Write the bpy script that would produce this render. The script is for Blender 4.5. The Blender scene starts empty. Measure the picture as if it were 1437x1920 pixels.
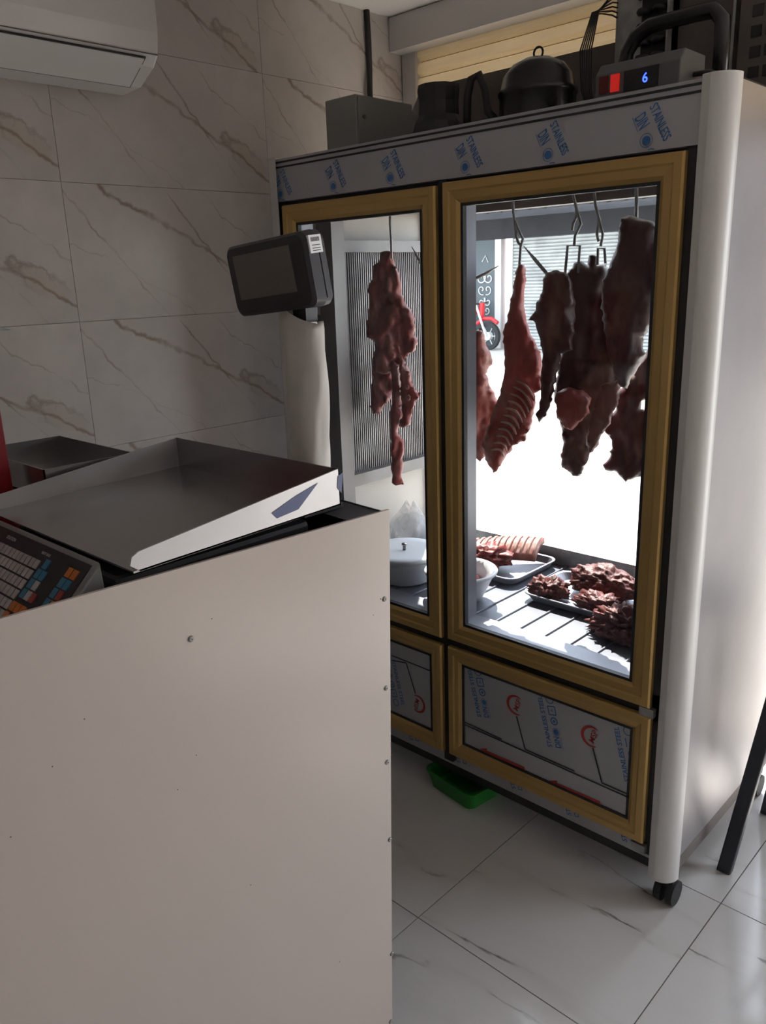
import bpy, bmesh, math, random
import numpy as np
from mathutils import Vector, Matrix, noise
from mathutils.geometry import delaunay_2d_cdt
random.seed(7)
scene = bpy.context.scene
COL = scene.collection
# ------------------------------------------------------------------ camera
FPX, YAW, PITCH, ROLL = 1520.9, -0.7686, -0.2811, -0.0346
CAM = np.array([2.2386, -1.8402, 1.7107])
_fw = np.array([math.sin(YAW)*math.cos(PITCH), math.cos(YAW)*math.cos(PITCH), math.sin(PITCH)])
_rt = np.cross(_fw, [0, 0, 1]); _rt /= np.linalg.norm(_rt); _up = np.cross(_rt, _fw)
_r2 = _rt*math.cos(ROLL)+_up*math.sin(ROLL); _u2 = -_rt*math.sin(ROLL)+_up*math.cos(ROLL)
cd = bpy.data.cameras.new('camera'); co = bpy.data.objects.new('camera', cd); COL.objects.link(co)
cd.sensor_fit = 'VERTICAL'; cd.sensor_height = 36; cd.lens = FPX*36/1920; cd.clip_start = .02; cd.clip_end = 300
m = Matrix.Identity(4)
for i in range(3):
    m[i][0] = _r2[i]; m[i][1] = _u2[i]; m[i][2] = -_fw[i]; m[i][3] = CAM[i]
co.matrix_world = m
scene.camera = co
# ------------------------------------------------------------------ light
scene.view_settings.view_transform = 'Standard'; scene.view_settings.look = 'None'
scene.view_settings.gamma = 1; scene.view_settings.use_curve_mapping = False
scene.view_settings.exposure = 1.85
world = bpy.data.worlds.new('sky'); scene.world = world; world.use_nodes = True
wn = world.node_tree.nodes; wn['Background'].inputs[0].default_value = (.80, .88, 1.0, 1); wn['Background'].inputs[1].default_value = 1.6
sd = bpy.data.lights.new('sun', 'SUN'); sd.energy = 4.6; sd.angle = .009; sd.color = (1, .94, .86)
so = bpy.data.objects.new('sun', sd); COL.objects.link(so)
so.rotation_euler = Vector((.45, -.64, -1.05)).to_track_quat('-Z', 'Y').to_euler()
scene.cycles.max_bounces = 10; scene.cycles.diffuse_bounces = 6; scene.cycles.transparent_max_bounces = 16; scene.cycles.glossy_bounces = 5
scene.cycles.caustics_reflective = False; scene.cycles.caustics_refractive = False
scene.cycles.sample_clamp_indirect = 6
# ------------------------------------------------------------------ pixel helpers (a pixel gives a direction; the plane it meets gives the place)
def ray(u, v): return _r2*((u-718.5)/FPX) - _u2*((v-960)/FPX) + _fw
def hit(u, v, ax, val):
    d = ray(u, v); return CAM + d*((val-CAM[ax])/d[ax])
def hp(u, v, P, n):
    d = ray(u, v); return CAM + d*(np.dot(np.array(P)-CAM, n)/np.dot(d, n))
# ------------------------------------------------------------------ materials
def nt(name):
    m = bpy.data.materials.new(name); m.use_nodes = True
    t = m.node_tree; b = t.nodes['Principled BSDF']; return m, t, b
def N(t, typ, **kw):
    n = t.nodes.new(typ)
    for k, v in kw.items():
        if k in ('operation', 'blend_type', 'data_type', 'noise_dimensions', 'wave_type', 'feature', 'clamp'): setattr(n, k, v)
        else: n.inputs[k.replace('_', ' ')].default_value = v
    return n
def mth(t, op, a, b=None):
    n = t.nodes.new('ShaderNodeMath'); n.operation = op
    for i, x in enumerate((a, b)):
        if x is None: continue
        if isinstance(x, (int, float)): n.inputs[i].default_value = x
        else: t.links.new(x, n.inputs[i])
    return n.outputs[0]
def mixc(t, fac, c1, c2):
    n = t.nodes.new('ShaderNodeMix'); n.data_type = 'RGBA'
    for k, x in ((0, fac), (6, c1), (7, c2)):
        if isinstance(x, (int, float)): n.inputs[k].default_value = x
        elif isinstance(x, tuple): n.inputs[k].default_value = (*x, 1) if len(x) == 3 else x
        else: t.links.new(x, n.inputs[k])
    return n.outputs[2]
def ramp(t, fac, a, b):
    n = t.nodes.new('ShaderNodeMapRange'); n.inputs['From Min'].default_value = a; n.inputs['From Max'].default_value = b
    t.links.new(fac, n.inputs['Value']); return n.outputs[0]
def objco(t): return t.nodes.new('ShaderNodeTexCoord').outputs['Object']
def noisef(t, co, scale, detail=4, dist=0, vec=None):
    n = t.nodes.new('ShaderNodeTexNoise'); n.inputs['Scale'].default_value = scale; n.inputs['Detail'].default_value = detail; n.inputs['Distortion'].default_value = dist
    t.links.new(co, n.inputs['Vector']); return n.outputs[0]
def scaled(t, co, s, loc=None):
    n = t.nodes.new('ShaderNodeMapping'); n.inputs['Scale'].default_value = s; t.links.new(co, n.inputs[0])
    if loc is not None: t.links.new(loc, n.inputs['Location'])
    return n.outputs[0]
def plain(name, col, rough=.5, metal=0, var=.12, scale=8, bump=0, bscale=60, aniso=None, spec=None):
    m, t, b = nt(name); co = objco(t)
    f = noisef(t, scaled(t, co, aniso) if aniso else co, scale, 5)
    lo = tuple(c*(1-var) for c in col); hi = tuple(min(1, c*(1+var)) for c in col)
    t.links.new(mixc(t, ramp(t, f, .3, .7), lo, hi), b.inputs['Base Color'])
    b.inputs['Roughness'].default_value = rough; b.inputs['Metallic'].default_value = metal
    if spec is not None: b.inputs['Specular IOR Level'].default_value = spec
    if aniso:
        t.links.new(mth(t, 'ADD', mth(t, 'MULTIPLY', f, .18), rough-.09), b.inputs['Roughness'])
    if bump:
        bn = t.nodes.new('ShaderNodeBump'); bn.inputs['Strength'].default_value = bump; bn.inputs['Distance'].default_value = .004
        t.links.new(noisef(t, co, bscale, 4), bn.inputs['Height']); t.links.new(bn.outputs[0], b.inputs['Normal'])
    return m
M = {}
M['gold'] = plain('gold_anodised', (.50, .325, .115), .38, .45, .03, 3)
M['white_alu'] = plain('white_aluminium', (.60, .59, .58), .35, .1, .015, 4)
M['film'] = plain('film_on_steel', (.42, .42, .44), .42, .25, .05, 3)
M['steel'] = plain('brushed_steel', (.50, .49, .48), .30, .95, .04, 2)
M['side_steel'] = plain('side_steel', (.38, .365, .375), .36, .85, .12, 2.5)
M['dark_steel'] = plain('stained_steel', (.36, .35, .35), .24, .9, .10, 4, aniso=(1, .35, 1))
M['pan_side'] = plain('lit_pan_steel', (.50, .49, .50), .38, .45, .05, 9)  # lighter copy of the pan's steel, paints the light on its side walls
M['lilac_steel'] = plain('satin_inner_steel', (.24, .24, .275), .42, .55, .06, 5)
M['deck_steel'] = plain('deck_steel', (.15, .158, .19), .40, .25, .06, 6)
M['coil_trim'] = plain('coil_trim', (.19, .18, .175), .45, .6, .08, 5)
M['control_grey'] = plain('control_grey', (.085, .085, .088), .5, 0, .05, 6)
M['black'] = plain('black_rubber', (.018, .018, .02), .55, 0, .2, 20)
M['black_gloss'] = plain('black_enamel', (.012, .012, .013), .22, 0, .2, 20)
M['dark_plastic'] = plain('charcoal_plastic', (.030, .029, .036), .42, 0, .1, 30, bump=.05, bscale=400)
M['screen'] = plain('grey_screen', (.14, .13, .115), .3, 0, .05, 3)
M['cream'] = plain('cream_painted_panel', (.53, .467, .425), .24, 0, .02, 1.5)
M['ac_white'] = plain('air_conditioner_white', (.60, .58, .565), .22, 0, .02, 3)
M['grey_box'] = plain('grey_enamel', (.22, .22, .21), .5, 0, .05, 5)
M['galv'] = plain('galvanised', (.34, .34, .33), .5, .6, .25, 25)
M['brown_steel'] = plain('dusty_sheet', (.13, .11, .10), .55, .3, .2, 8)
M['white_plastic'] = plain('white_plastic', (.80, .81, .84), .35, 0, .02, 5)
M['green'] = plain('green_plastic', (.02, .22, .03), .45, 0, .12, 10)
M['red'] = plain('red_paint', (.25, .012, .02), .4, 0, .08, 4)
M['blue_ink'] = plain('blue_ink', (.035, .135, .36), .5, 0, .15, 40)
M['black_ink'] = plain('black_ink', (.03, .03, .035), .5, 0, .1, 40)
M['red_ink'] = plain('red_ink', (.38, .035, .03), .5, 0, .1, 40)
M['white_ink'] = plain('white_ink', (.6, .6, .58), .5, 0, .1, 40)
M['key_white'] = plain('key_white', (.36, .34, .33), .5, 0, .15, 60)
M['key_blue'] = plain('key_blue', (.03, .16, .27), .5, 0, .1, 60)
M['key_orange'] = plain('key_orange', (.45, .13, .02), .5, 0, .1, 60)
M['key_red'] = plain('key_red', (.28, .04, .035), .5, 0, .1, 60)
M['scale_grey'] = plain('scale_grey', (.20, .20, .20), .5, 0, .05, 5)
M['plaster'] = plain('plaster', (.70, .66, .63), .8, 0, .03, 2)
M['ceiling'] = plain('white_ceiling', (.74, .71, .69), .5, 0, .02, 2)
M['chair'] = plain('navy_black_paint', (.016, .017, .026), .42, 0, .15, 20)
M['rubber'] = plain('tyre', (.02, .02, .022), .8, 0, .2, 30)
M['bike_red'] = plain('bike_red', (.55, .02, .03), .3, 0, .05, 8)
M['paving'] = plain('sunlit_paving', (.56, .53, .48), .9, 0, .10, 1.5)
M['pink_wall'] = plain('pale_pink_wall', (.62, .52, .50), .9, 0, .06, .8)
M['far_grey'] = plain('weathered_shutter', (.42, .43, .42), .6, .2, .25, 2.2)
M['far_dark'] = plain('dark_awning', (.016, .016, .021), .7, 0, .3, 2)
M['far_panel'] = plain('slate_panel', (.07, .09, .10), .5, 0, .15, 1.5)
M['paper'] = plain('white_wrap', (.56, .54, .51), .55, 0, .05, 12, bump=.12, bscale=30)
M['fat'] = plain('bone_and_fat', (.52, .29, .22), .45, 0, .2, 30)
M['alu_fin'] = plain('coil_fins', (.42, .41, .40), .45, .6, .1, 20)
M['inner_cream'] = plain('inner_cream', (.62, .56, .49), .4, 0, .06, 5)
def shutter_mat():
    m, t, b = nt('cream_shutter'); out = t.nodes['Material Output']
    co = objco(t); f = noisef(t, scaled(t, co, (1, 8, 8)), 3, 4)
    c = mixc(t, ramp(t, f, .3, .7), (.74, .64, .48), (.82, .73, .57)); t.links.new(c, b.inputs['Base Color']); b.inputs['Roughness'].default_value = .5
    tr = t.nodes.new('ShaderNodeBsdfTranslucent'); t.links.new(c, tr.inputs[0])
    mx = t.nodes.new('ShaderNodeMixShader'); mx.inputs[0].default_value = .36
    t.links.new(b.outputs[0], mx.inputs[1]); t.links.new(tr.outputs[0], mx.inputs[2]); t.links.new(mx.outputs[0], out.inputs[0]); return m
M['shutter'] = shutter_mat()
def glass_mat(name, tint, haze=0.0):
    m, t, b = nt(name); t.nodes.remove(b); out = t.nodes['Material Output']
    tr = t.nodes.new('ShaderNodeBsdfTransparent'); tr.inputs[0].default_value = (*tint, 1)
    gl = t.nodes.new('ShaderNodeBsdfGlossy'); gl.inputs['Roughness'].default_value = .03
    lw = t.nodes.new('ShaderNodeLayerWeight'); fac = mth(t, 'ADD', mth(t, 'MULTIPLY', mth(t, 'POWER', lw.outputs['Facing'], 5), .8), .025)
    mx = t.nodes.new('ShaderNodeMixShader'); t.links.new(fac, mx.inputs[0]); t.links.new(tr.outputs[0], mx.inputs[1]); t.links.new(gl.outputs[0], mx.inputs[2])
    last = mx.outputs[0]
    if haze:
        df = t.nodes.new('ShaderNodeBsdfTranslucent'); df.inputs[0].default_value = (.8, .82, .85, 1)
        m2 = t.nodes.new('ShaderNodeMixShader'); co = objco(t)
        t.links.new(mth(t, 'MULTIPLY', noisef(t, co, 5, 4), haze*2), m2.inputs[0])
        t.links.new(last, m2.inputs[1]); t.links.new(df.outputs[0], m2.inputs[2]); last = m2.outputs[0]
    t.links.new(last, out.inputs[0]); return m
M['glass'] = glass_mat('door_glass', (.93, .94, .94), .003)
M['glass_back'] = glass_mat('rear_glass', (.94, .95, .95))
def bag_mat():
    m, t, b = nt('thin_plastic'); out = t.nodes['Material Output']
    b.inputs['Base Color'].default_value = (.8, .82, .86, 1); b.inputs['Roughness'].default_value = .25
    tr = t.nodes.new('ShaderNodeBsdfTransparent'); mx = t.nodes.new('ShaderNodeMixShader')
    t.links.new(ramp(t, noisef(t, objco(t), 14, 3), .2, 1.1), mx.inputs[0]); t.links.new(tr.outputs[0], mx.inputs[1]); t.links.new(b.outputs[0], mx.inputs[2]); t.links.new(mx.outputs[0], out.inputs[0]); return m
M['bag'] = bag_mat()
def emis(name, col, s):
    m, t, b = nt(name); b.inputs['Base Color'].default_value = (*[c*.2 for c in col], 1)
    b.inputs['Emission Color'].default_value = (*col, 1); b.inputs['Emission Strength'].default_value = s; return m
M['led_blue'] = emis('blue_digit', (.02, .05, 1), 2.0); M['led_red'] = emis('red_switch_lit', (1, .03, .02), .10)
M['switch_red'] = plain('red_switch', (.10, .008, .008), .3)
def marble_wall():
    m, t, b = nt('veined_wall_tile'); co = objco(t)
    sx = t.nodes.new('ShaderNodeSeparateXYZ'); t.links.new(co, sx.inputs[0]); y, z = sx.outputs[1], sx.outputs[2]
    n1 = noisef(t, co, 5, 5); n2 = noisef(t, co, 26, 5); n3 = noisef(t, co, 2.6, 3)
    wob = mth(t, 'ADD', mth(t, 'MULTIPLY', mth(t, 'SUBTRACT', n1, .5), .13), mth(t, 'MULTIPLY', mth(t, 'SUBTRACT', n2, .5), .035))
    base = mixc(t, ramp(t, n3, .3, .7), (.44, .405, .385), (.53, .49, .465))
    col = mixc(t, mth(t, 'MULTIPLY', ramp(t, noisef(t, co, 9, 5), .45, .75), .4), base, (.37, .345, .335))
    for sl, c, w, st in ((.52, .055, .011, .85), (1.2, .14, .008, .75), (1.2, -.30, .007, .65), (.52, -.17, .004, .35), (.7, .26, .005, .45)):
        q = mth(t, 'ADD', mth(t, 'ADD', z, mth(t, 'MULTIPLY', y, sl)), wob)
        d = mth(t, 'ABSOLUTE', mth(t, 'SUBTRACT', q, c))
        f = mth(t, 'SUBTRACT', 1, ramp(t, d, w*.2, w))
        f = mth(t, 'MULTIPLY', mth(t, 'MULTIPLY', f, st), ramp(t, noisef(t, co, 6+c*3, 3), .34, .54))
        col = mixc(t, f, col, (.22, .165, .12))
    # the patch where the vein opens out
    vx = t.nodes.new('ShaderNodeVectorMath'); vx.operation = 'SUBTRACT'; vx.inputs[1].default_value = (0, .30, -.085); t.links.new(co, vx.inputs[0])
    mp = t.nodes.new('ShaderNodeMapping'); mp.inputs['Rotation'].default_value = (math.radians(35), 0, 0); t.links.new(vx.outputs[0], mp.inputs[0])
    ms = scaled(t, mp.outputs[0], (0, 8.5, 21)); ln = t.nodes.new('ShaderNodeVectorMath'); ln.operation = 'LENGTH'; t.links.new(ms, ln.inputs[0])
    r = mth(t, 'ADD', ln.outputs['Value'], mth(t, 'MULTIPLY', mth(t, 'SUBTRACT', n2, .5), 1.5))
    col = mixc(t, mth(t, 'MULTIPLY', mth(t, 'SUBTRACT', 1, ramp(t, r, .5, .8)), .28), col, (.36, .28, .19))
    edge = mth(t, 'MULTIPLY', mth(t, 'SUBTRACT', 1, ramp(t, mth(t, 'ABSOLUTE', mth(t, 'SUBTRACT', r, .72)), .02, .2)), ramp(t, z, -.13, -.03))
    col = mixc(t, mth(t, 'MULTIPLY', edge, .6), col, (.20, .16, .125))
    t.links.new(col, b.inputs['Base Color']); b.inputs['Roughness'].default_value = .28; b.inputs['Specular IOR Level'].default_value = .35; return m
M['wall_tile'] = marble_wall()
def marble_floor():
    m, t, b = nt('veined_floor_tile'); co = objco(t)
    oi = t.nodes.new('ShaderNodeObjectInfo'); cmb = t.nodes.new('ShaderNodeCombineXYZ')
    t.links.new(mth(t, 'MULTIPLY', oi.outputs['Random'], 9), cmb.inputs[0]); t.links.new(mth(t, 'MULTIPLY', oi.outputs['Random'], 5), cmb.inputs[1])
    c2 = scaled(t, co, (1, 1, 1), cmb.outputs[0])
    rt = t.nodes.new('ShaderNodeMapping'); rt.inputs['Rotation'].default_value = (0, 0, math.radians(-38)); rt.inputs['Scale'].default_value = (.55, 2.3, 1); t.links.new(c2, rt.inputs[0])
    n = noisef(t, rt.outputs[0], 1.25, 7, .25)
    d = mth(t, 'ABSOLUTE', mth(t, 'SUBTRACT', n, .5))
    f = mth(t, 'MULTIPLY', mth(t, 'SUBTRACT', 1, ramp(t, d, .0015, .008)), ramp(t, noisef(t, c2, 3.5, 3), .46, .62))
    base = mixc(t, ramp(t, noisef(t, c2, 2, 4), .3, .7), (.56, .545, .53), (.64, .625, .61))
    halo = mth(t, 'MULTIPLY', mth(t, 'SUBTRACT', 1, ramp(t, d, .0, .04)), .22)
    col = mixc(t, halo, base, (.45, .42, .39)); col = mixc(t, mth(t, 'MULTIPLY', f, .95), col, (.15, .13, .115))
    t.links.new(col, b.inputs['Base Color']); b.inputs['Roughness'].default_value = .13; b.inputs['Specular IOR Level'].default_value = .5; return m
M['floor_tile'] = marble_floor()
def meat_mat(name, dark, red, fat, fatamt=.5, sc=14):
    m, t, b = nt(name); co = objco(t); st = scaled(t, co, (1, 1, .45))
    a = noisef(t, st, sc, 6, .6); c = noisef(t, st, sc*.45, 4, .4)
    col = mixc(t, ramp(t, c, .35, .65), dark, red)
    col = mixc(t, mth(t, 'MULTIPLY', ramp(t, a, .54, .68), fatamt), col, fat)
    t.links.new(col, b.inputs['Base Color']); b.inputs['Roughness'].default_value = .42
    b.inputs['Specular IOR Level'].default_value = .3
    bn = t.nodes.new('ShaderNodeBump'); bn.inputs['Strength'].default_value = .5; bn.inputs['Distance'].default_value = .006
    t.links.new(noisef(t, st, sc*3, 5), bn.inputs['Height']); t.links.new(bn.outputs[0], b.inputs['Normal']); return m
M['meat_red'] = meat_mat('red_meat', (.11, .017, .014), (.25, .036, .03), (.46, .20, .15), .6)
M['meat_dark'] = meat_mat('dark_meat', (.060, .014, .013), (.13, .028, .023), (.30, .13, .085), .6, 9)
M['meat_bright'] = meat_mat('fresh_meat', (.26, .04, .03), (.42, .07, .055), (.58, .30, .22), .5, 11)
M['meat_pale'] = meat_mat('pale_meat', (.24, .07, .055), (.34, .12, .095), (.50, .33, .28), .7, 12)
M['mince'] = meat_mat('minced_meat', (.11, .032, .03), (.18, .058, .052), (.27, .125, .11), .6, 45)
# ------------------------------------------------------------------ mesh helpers
class MB:
    def __init__(s): s.v = []; s.f = []; s.sm = False
    def add(s, vs, fs):
        o = len(s.v); s.v += [tuple(map(float, p)) for p in vs]; s.f += [tuple(i+o for i in f) for f in fs]; return s
    def box(s, x0, x1, y0, y1, z0, z1):
        return s.add([(x0,y0,z0),(x1,y0,z0),(x1,y1,z0),(x0,y1,z0),(x0,y0,z1),(x1,y0,z1),(x1,y1,z1),(x0,y1,z1)],
                     [(0,3,2,1),(4,5,6,7),(0,1,5,4),(1,2,6,5),(2,3,7,6),(3,0,4,7)])
    def obox(s, c, ex, ey, ez):
        c, ex, ey, ez = map(np.array, (c, ex, ey, ez)); vs = []
        for k in (-1, 1):
            for a, b in ((-1,-1),(1,-1),(1,1),(-1,1)): vs.append(c+a*ex+b*ey+k*ez)
        return s.add(vs, [(0,3,2,1),(4,5,6,7),(0,1,5,4),(1,2,6,5),(2,3,7,6),(3,0,4,7)])
    def prism(s, poly, d):
        n = len(poly); d = np.array(d); p = [np.array(q) for q in poly]
        return s.add(p+[q+d for q in p], [tuple(range(n))[::-1], tuple(range(n, 2*n))]+[(i, (i+1) % n, n+(i+1) % n, n+i) for i in range(n)])
    def tube(s, path, r, n=8, caps=True):
        P = [np.array(p, float) for p in path]; rs = r if isinstance(r, (list, tuple)) else [r]*len(P); vs = []; fs = []
        ref = None
        for i, p in enumerate(P):
            t = P[min(i+1, len(P)-1)]-P[max(i-1, 0)]; t /= np.linalg.norm(t)+1e-12
            if ref is None: ref = np.cross(t, [0, 0, 1]) if abs(t[2]) < .9 else np.cross(t, [1, 0, 0])
            ref = ref-t*np.dot(ref, t); ref /= np.linalg.norm(ref)+1e-12; b = np.cross(t, ref)
            for k in range(n):
                a = 2*math.pi*k/n; vs.append(p+rs[i]*(math.cos(a)*ref+math.sin(a)*b))
        for i in range(len(P)-1):
            for k in range(n): fs.append((i*n+k, i*n+(k+1) % n, (i+1)*n+(k+1) % n, (i+1)*n+k))
        if caps: fs += [tuple(range(n))[::-1], tuple(range((len(P)-1)*n, len(P)*n))]
        return s.add(vs, fs)
    def lathe(s, c, prof, n=28, sx=1, sy=1):
        vs = []; fs = []
        for r, z in prof:
            for k in range(n):
                a = 2*math.pi*k/n; vs.append((c[0]+sx*r*math.cos(a), c[1]+sy*r*math.sin(a), c[2]+z))
        for i in range(len(prof)-1):
            for k in range(n): fs.append((i*n+k, i*n+(k+1) % n, (i+1)*n+(k+1) % n, (i+1)*n+k))
        if prof[0][0] > 1e-5: fs.append(tuple(range(n))[::-1])
        if prof[-1][0] > 1e-5: fs.append(tuple(range((len(prof)-1)*n, len(prof)*n)))
        return s.add(vs, fs)
    def build(s, name, mat, parent=None, smooth=False, bevel=0):
        me = bpy.data.meshes.new(name); me.from_pydata(s.v, [], s.f); me.update()
        bm = bmesh.new(); bm.from_mesh(me); bmesh.ops.recalc_face_normals(bm, faces=bm.faces[:]); bm.to_mesh(me); bm.free()
        me.materials.append(M[mat] if isinstance(mat, str) else mat)
        if smooth:
            for p in me.polygons: p.use_smooth = True
        o = bpy.data.objects.new(name, me); COL.objects.link(o)
        if bevel:
            md = o.modifiers.new('bevel', 'BEVEL'); md.width = bevel; md.segments = 2; md.limit_method = 'ANGLE'
        if smooth and not bevel: pass
        par(o, parent); return o
WORLD = {}
def wloc(o): return WORLD.get(o.name, Vector((0, 0, 0)))
def par(o, parent):
    if parent is not None:
        o.parent = parent; o.matrix_parent_inverse = Matrix.Translation(-wloc(parent))
def tag(o, label, cat, group=None, kind=None):
    o['label'] = label; o['category'] = cat
    if group: o['group'] = group
    if kind: o['kind'] = kind
    return o
def thing(name, loc, label, cat, group=None):
    o = bpy.data.objects.new(name, None); COL.objects.link(o); o.location = loc; WORLD[o.name] = Vector(loc); o.empty_display_size = .05
    return tag(o, label, cat, group)
def struct(o): o['kind'] = 'structure'; return o
_tc = {}
def text_geo(s):
    if s not in _tc:
        c = bpy.data.curves.new('t', 'FONT'); c.body = s; c.size = 1; c.resolution_u = 3; c.offset = .012
        o = bpy.data.objects.new('t', c); COL.objects.link(o); dg = bpy.context.evaluated_depsgraph_get()
        me = bpy.data.meshes.new_from_object(o.evaluated_get(dg)); _tc[s] = ([tuple(v.co) for v in me.vertices], [tuple(p.vertices) for p in me.polygons])
        bpy.data.objects.remove(o); bpy.data.curves.remove(c); bpy.data.meshes.remove(me)
    return _tc[s]
def put_text(mb, s, O, ex, ey, size):
    vs, fs = text_geo(s); O, ex, ey = map(np.array, (O, ex, ey)); mb.add([O+ex*v[0]*size+ey*v[1]*size for v in vs], fs)
def ring(mb, c, ex, ey, r0, r1, a0=0, a1=2*math.pi, n=22, off=0.0):
    c, ex, ey = map(np.array, (c, ex, ey)); vs = []; fs = []
    for i in range(n+1):
        a = a0+(a1-a0)*i/n; w = r0+off*math.sin(math.pi*i/n)
        vs += [c+(ex*math.cos(a)+ey*math.sin(a))*w, c+(ex*math.cos(a)+ey*math.sin(a))*r1]
    for i in range(n): fs.append((2*i, 2*i+1, 2*i+3, 2*i+2))
    mb.add(vs, fs)
def disc(mb, c, ex, ey, r, n=18):
    c, ex, ey = map(np.array, (c, ex, ey)); mb.add([c+(ex*math.cos(2*math.pi*i/n)+ey*math.sin(2*math.pi*i/n))*r for i in range(n)], [tuple(range(n))])
def stroke(mb, a, b, w, nrm):
    a, b, nrm = map(np.array, (a, b, nrm)); d = b-a; d = d/np.linalg.norm(d); s = np.cross(nrm, d)*w/2
    mb.add([a-s, b-s, b+s, a+s], [(0, 1, 2, 3)])
# ------------------------------------------------------------------ the room
XW, YB, XR, YR, ZC = -.22, .93, 4.6, -4.2, 2.70
fl = struct(MB().box(XW-.1, XR, YR, YB+.12, -.08, -.003).build('floor', plain('grout', (.16, .13, .11), .8)))
OX, OY, TS = .993, -.468, .6
tile_cache = {}
for i in range(-3, 7):
    for j in range(-7, 3):
        x0, x1 = max(XW, OX+i*TS), min(XR, OX+(i+1)*TS); y0, y1 = max(YR, OY+j*TS), min(YB+.1, OY+(j+1)*TS)
        if x1-x0 < .02 or y1-y0 < .02: continue
        key = (round(x1-x0, 3), round(y1-y0, 3)); g = .0016
        if key not in tile_cache:
            hx, hy = (x1-x0)/2-g, (y1-y0)/2-g
            o = MB().box(-hx, hx, -hy, hy, -.008, 0).build('floor_tile', 'floor_tile', fl); tile_cache[key] = o.data
        else:
            o = bpy.data.objects.new('floor_tile', tile_cache[key]); COL.objects.link(o); par(o, fl)
        o.location = ((x0+x1)/2, (y0+y1)/2, 0)
wl = struct(MB().box(XW-.12, XW-.006, YR, YB+.12, 0, ZC).build('wall_left', plain('grout_wall', (.33, .30, .28), .8)))
ZJ = [0, .41, .81, 1.21, 1.61, 2.015, 2.41, ZC]; tile_cache = {}
for r in range(len(ZJ)-1):
    k = -3
    for k in range(-6, 2):
        y0, y1 = -.62+.79*k, -.62+.79*(k+1); y0, y1 = max(y0, YR), min(y1, YB+.1)
        if y1-y0 < .03: continue
        z0, z1 = ZJ[r], ZJ[r+1]; key = (round(y1-y0, 3), round(z1-z0, 3))
        if key not in tile_cache:
            hy, hz = (y1-y0)/2-.0007, (z1-z0)/2-.0007
            o = MB().box(-.008, 0, -hy, hy, -hz, hz).build('wall_tile', 'wall_tile', wl); tile_cache[key] = o.data
        else:
            o = bpy.data.objects.new('wall_tile', tile_cache[key]); COL.objects.link(o); par(o, wl)
        o.location = (XW, (y0+y1)/2, (z0+z1)/2)
struct(MB().box(XR, XR+.1, YR, YB+.1, 0, ZC).build('wall_right', 'plaster'))
struct(MB().box(XW-.1, XR+.1, YR-.1, YR, 0, ZC).build('wall_rear', 'plaster'))
struct(MB().box(XW-.12, XR+.1, YR-.1, YB+.12, ZC, ZC+.1).build('ceiling', 'ceiling'))
wb = MB().box(3.55, XR+.1, YB, YB+.12, 0, ZC); wb.box(1.64, 2.25, YB, YB+.12, 0, 2.12); struct(wb.build('wall_back', 'plaster'))  # unseen pier next to the cabinet, added to narrow the daylight opening
# roller shutter over the shop front, lowered to the top of the cabinet
rs = thing('roller_shutter', (1.7, YB+.03, 2.1), 'cream slatted roller shutter hanging above the meat cabinet', 'shutter')
MB().box(XW+.002, 3.55, YB-.10, YB+.14, 2.575, ZC-.003).build('shutter_box', 'white_alu', rs)
MB().box(XW+.004, XW+.075, YB-.03, YB+.06, 0, 2.575).build('guide_rail', 'white_alu', rs)
MB().box(3.48, 3.548, YB-.03, YB+.06, 0, 2.575).build('guide_rail', 'white_alu', rs)
zz = 2.15; k = 0
prof = [(.004, 0), (-.015, .011), (-.018, .020), (-.013, .044), (0, .0525), (.006, .0525), (.006, 0)]
slat_me = None
while zz < 2.57:
    if slat_me is None:
        o = MB().prism([(XW+.07, YB+p[0], p[1]) for p in prof], (3.41-XW, 0, 0)).build('slat', 'shutter', rs); slat_me = o.data
    else:
        o = bpy.data.objects.new('slat', slat_me); COL.objects.link(o); par(o, rs)
    o.location = (0, 0, zz)
    if k == 0:
        o = MB().box(XW+.07, 3.48, YB+.007, YB+.011, -.006, .002).build('groove_strip', 'brown_steel', rs); il_me = o.data  # added dark strip behind each slat gap, standing in for the groove's shade
    else:
        o = bpy.data.objects.new('groove_strip', il_me); COL.objects.link(o); par(o, rs)
    k += 1; o.location = (0, 0, zz); zz += .056
MB().box(XW+.07, 3.48, YB-.012, YB+.012, 2.10, 2.152).build('bottom_bar', 'brown_steel', rs)
# outside: pavement, street, the building opposite
struct(MB().box(-60, 60, YB+.12, 60, -.3, -.06).build('street_ground', 'paving'))
FY = 15.0
bd = thing('far_building', (-8, FY, -.06), 'pale pink shop building with a shuttered front across the street', 'building')
MB().box(-22, 8, FY, FY+4, -.06, 4.3).build('wall', 'pink_wall', bd)
MB().box(-22, 8, FY-.12, FY, 2.50, 3.02).build('fascia', 'far_dark', bd)
aw = MB(); n = 300
for i in range(n):
    x0, x1 = -20+28*i/n, -20+28*(i+1)/n; z0 = 3.04+.035*math.sin(i*1.6); z1 = 3.04+.035*math.sin((i+1)*1.6)
    aw.add([(x0, FY-1.5, z0), (x1, FY-1.5, z1), (x1, FY, z1+.1), (x0, FY, z0+.1), (x0, FY-1.5, z0-.03), (x1, FY-1.5, z1-.03), (x1, FY, z1+.07), (x0, FY, z0+.07)], [(0,1,2,3),(4,7,6,5),(0,4,5,1),(2,6,7,3)])
aw.build('awning', 'far_dark', bd)
MB().box(-20, 8, FY-1.5, FY-1.42, 2.86, 3.0).build('awning_beam', 'far_dark', bd)
sh = MB(); zz = -.05
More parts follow.
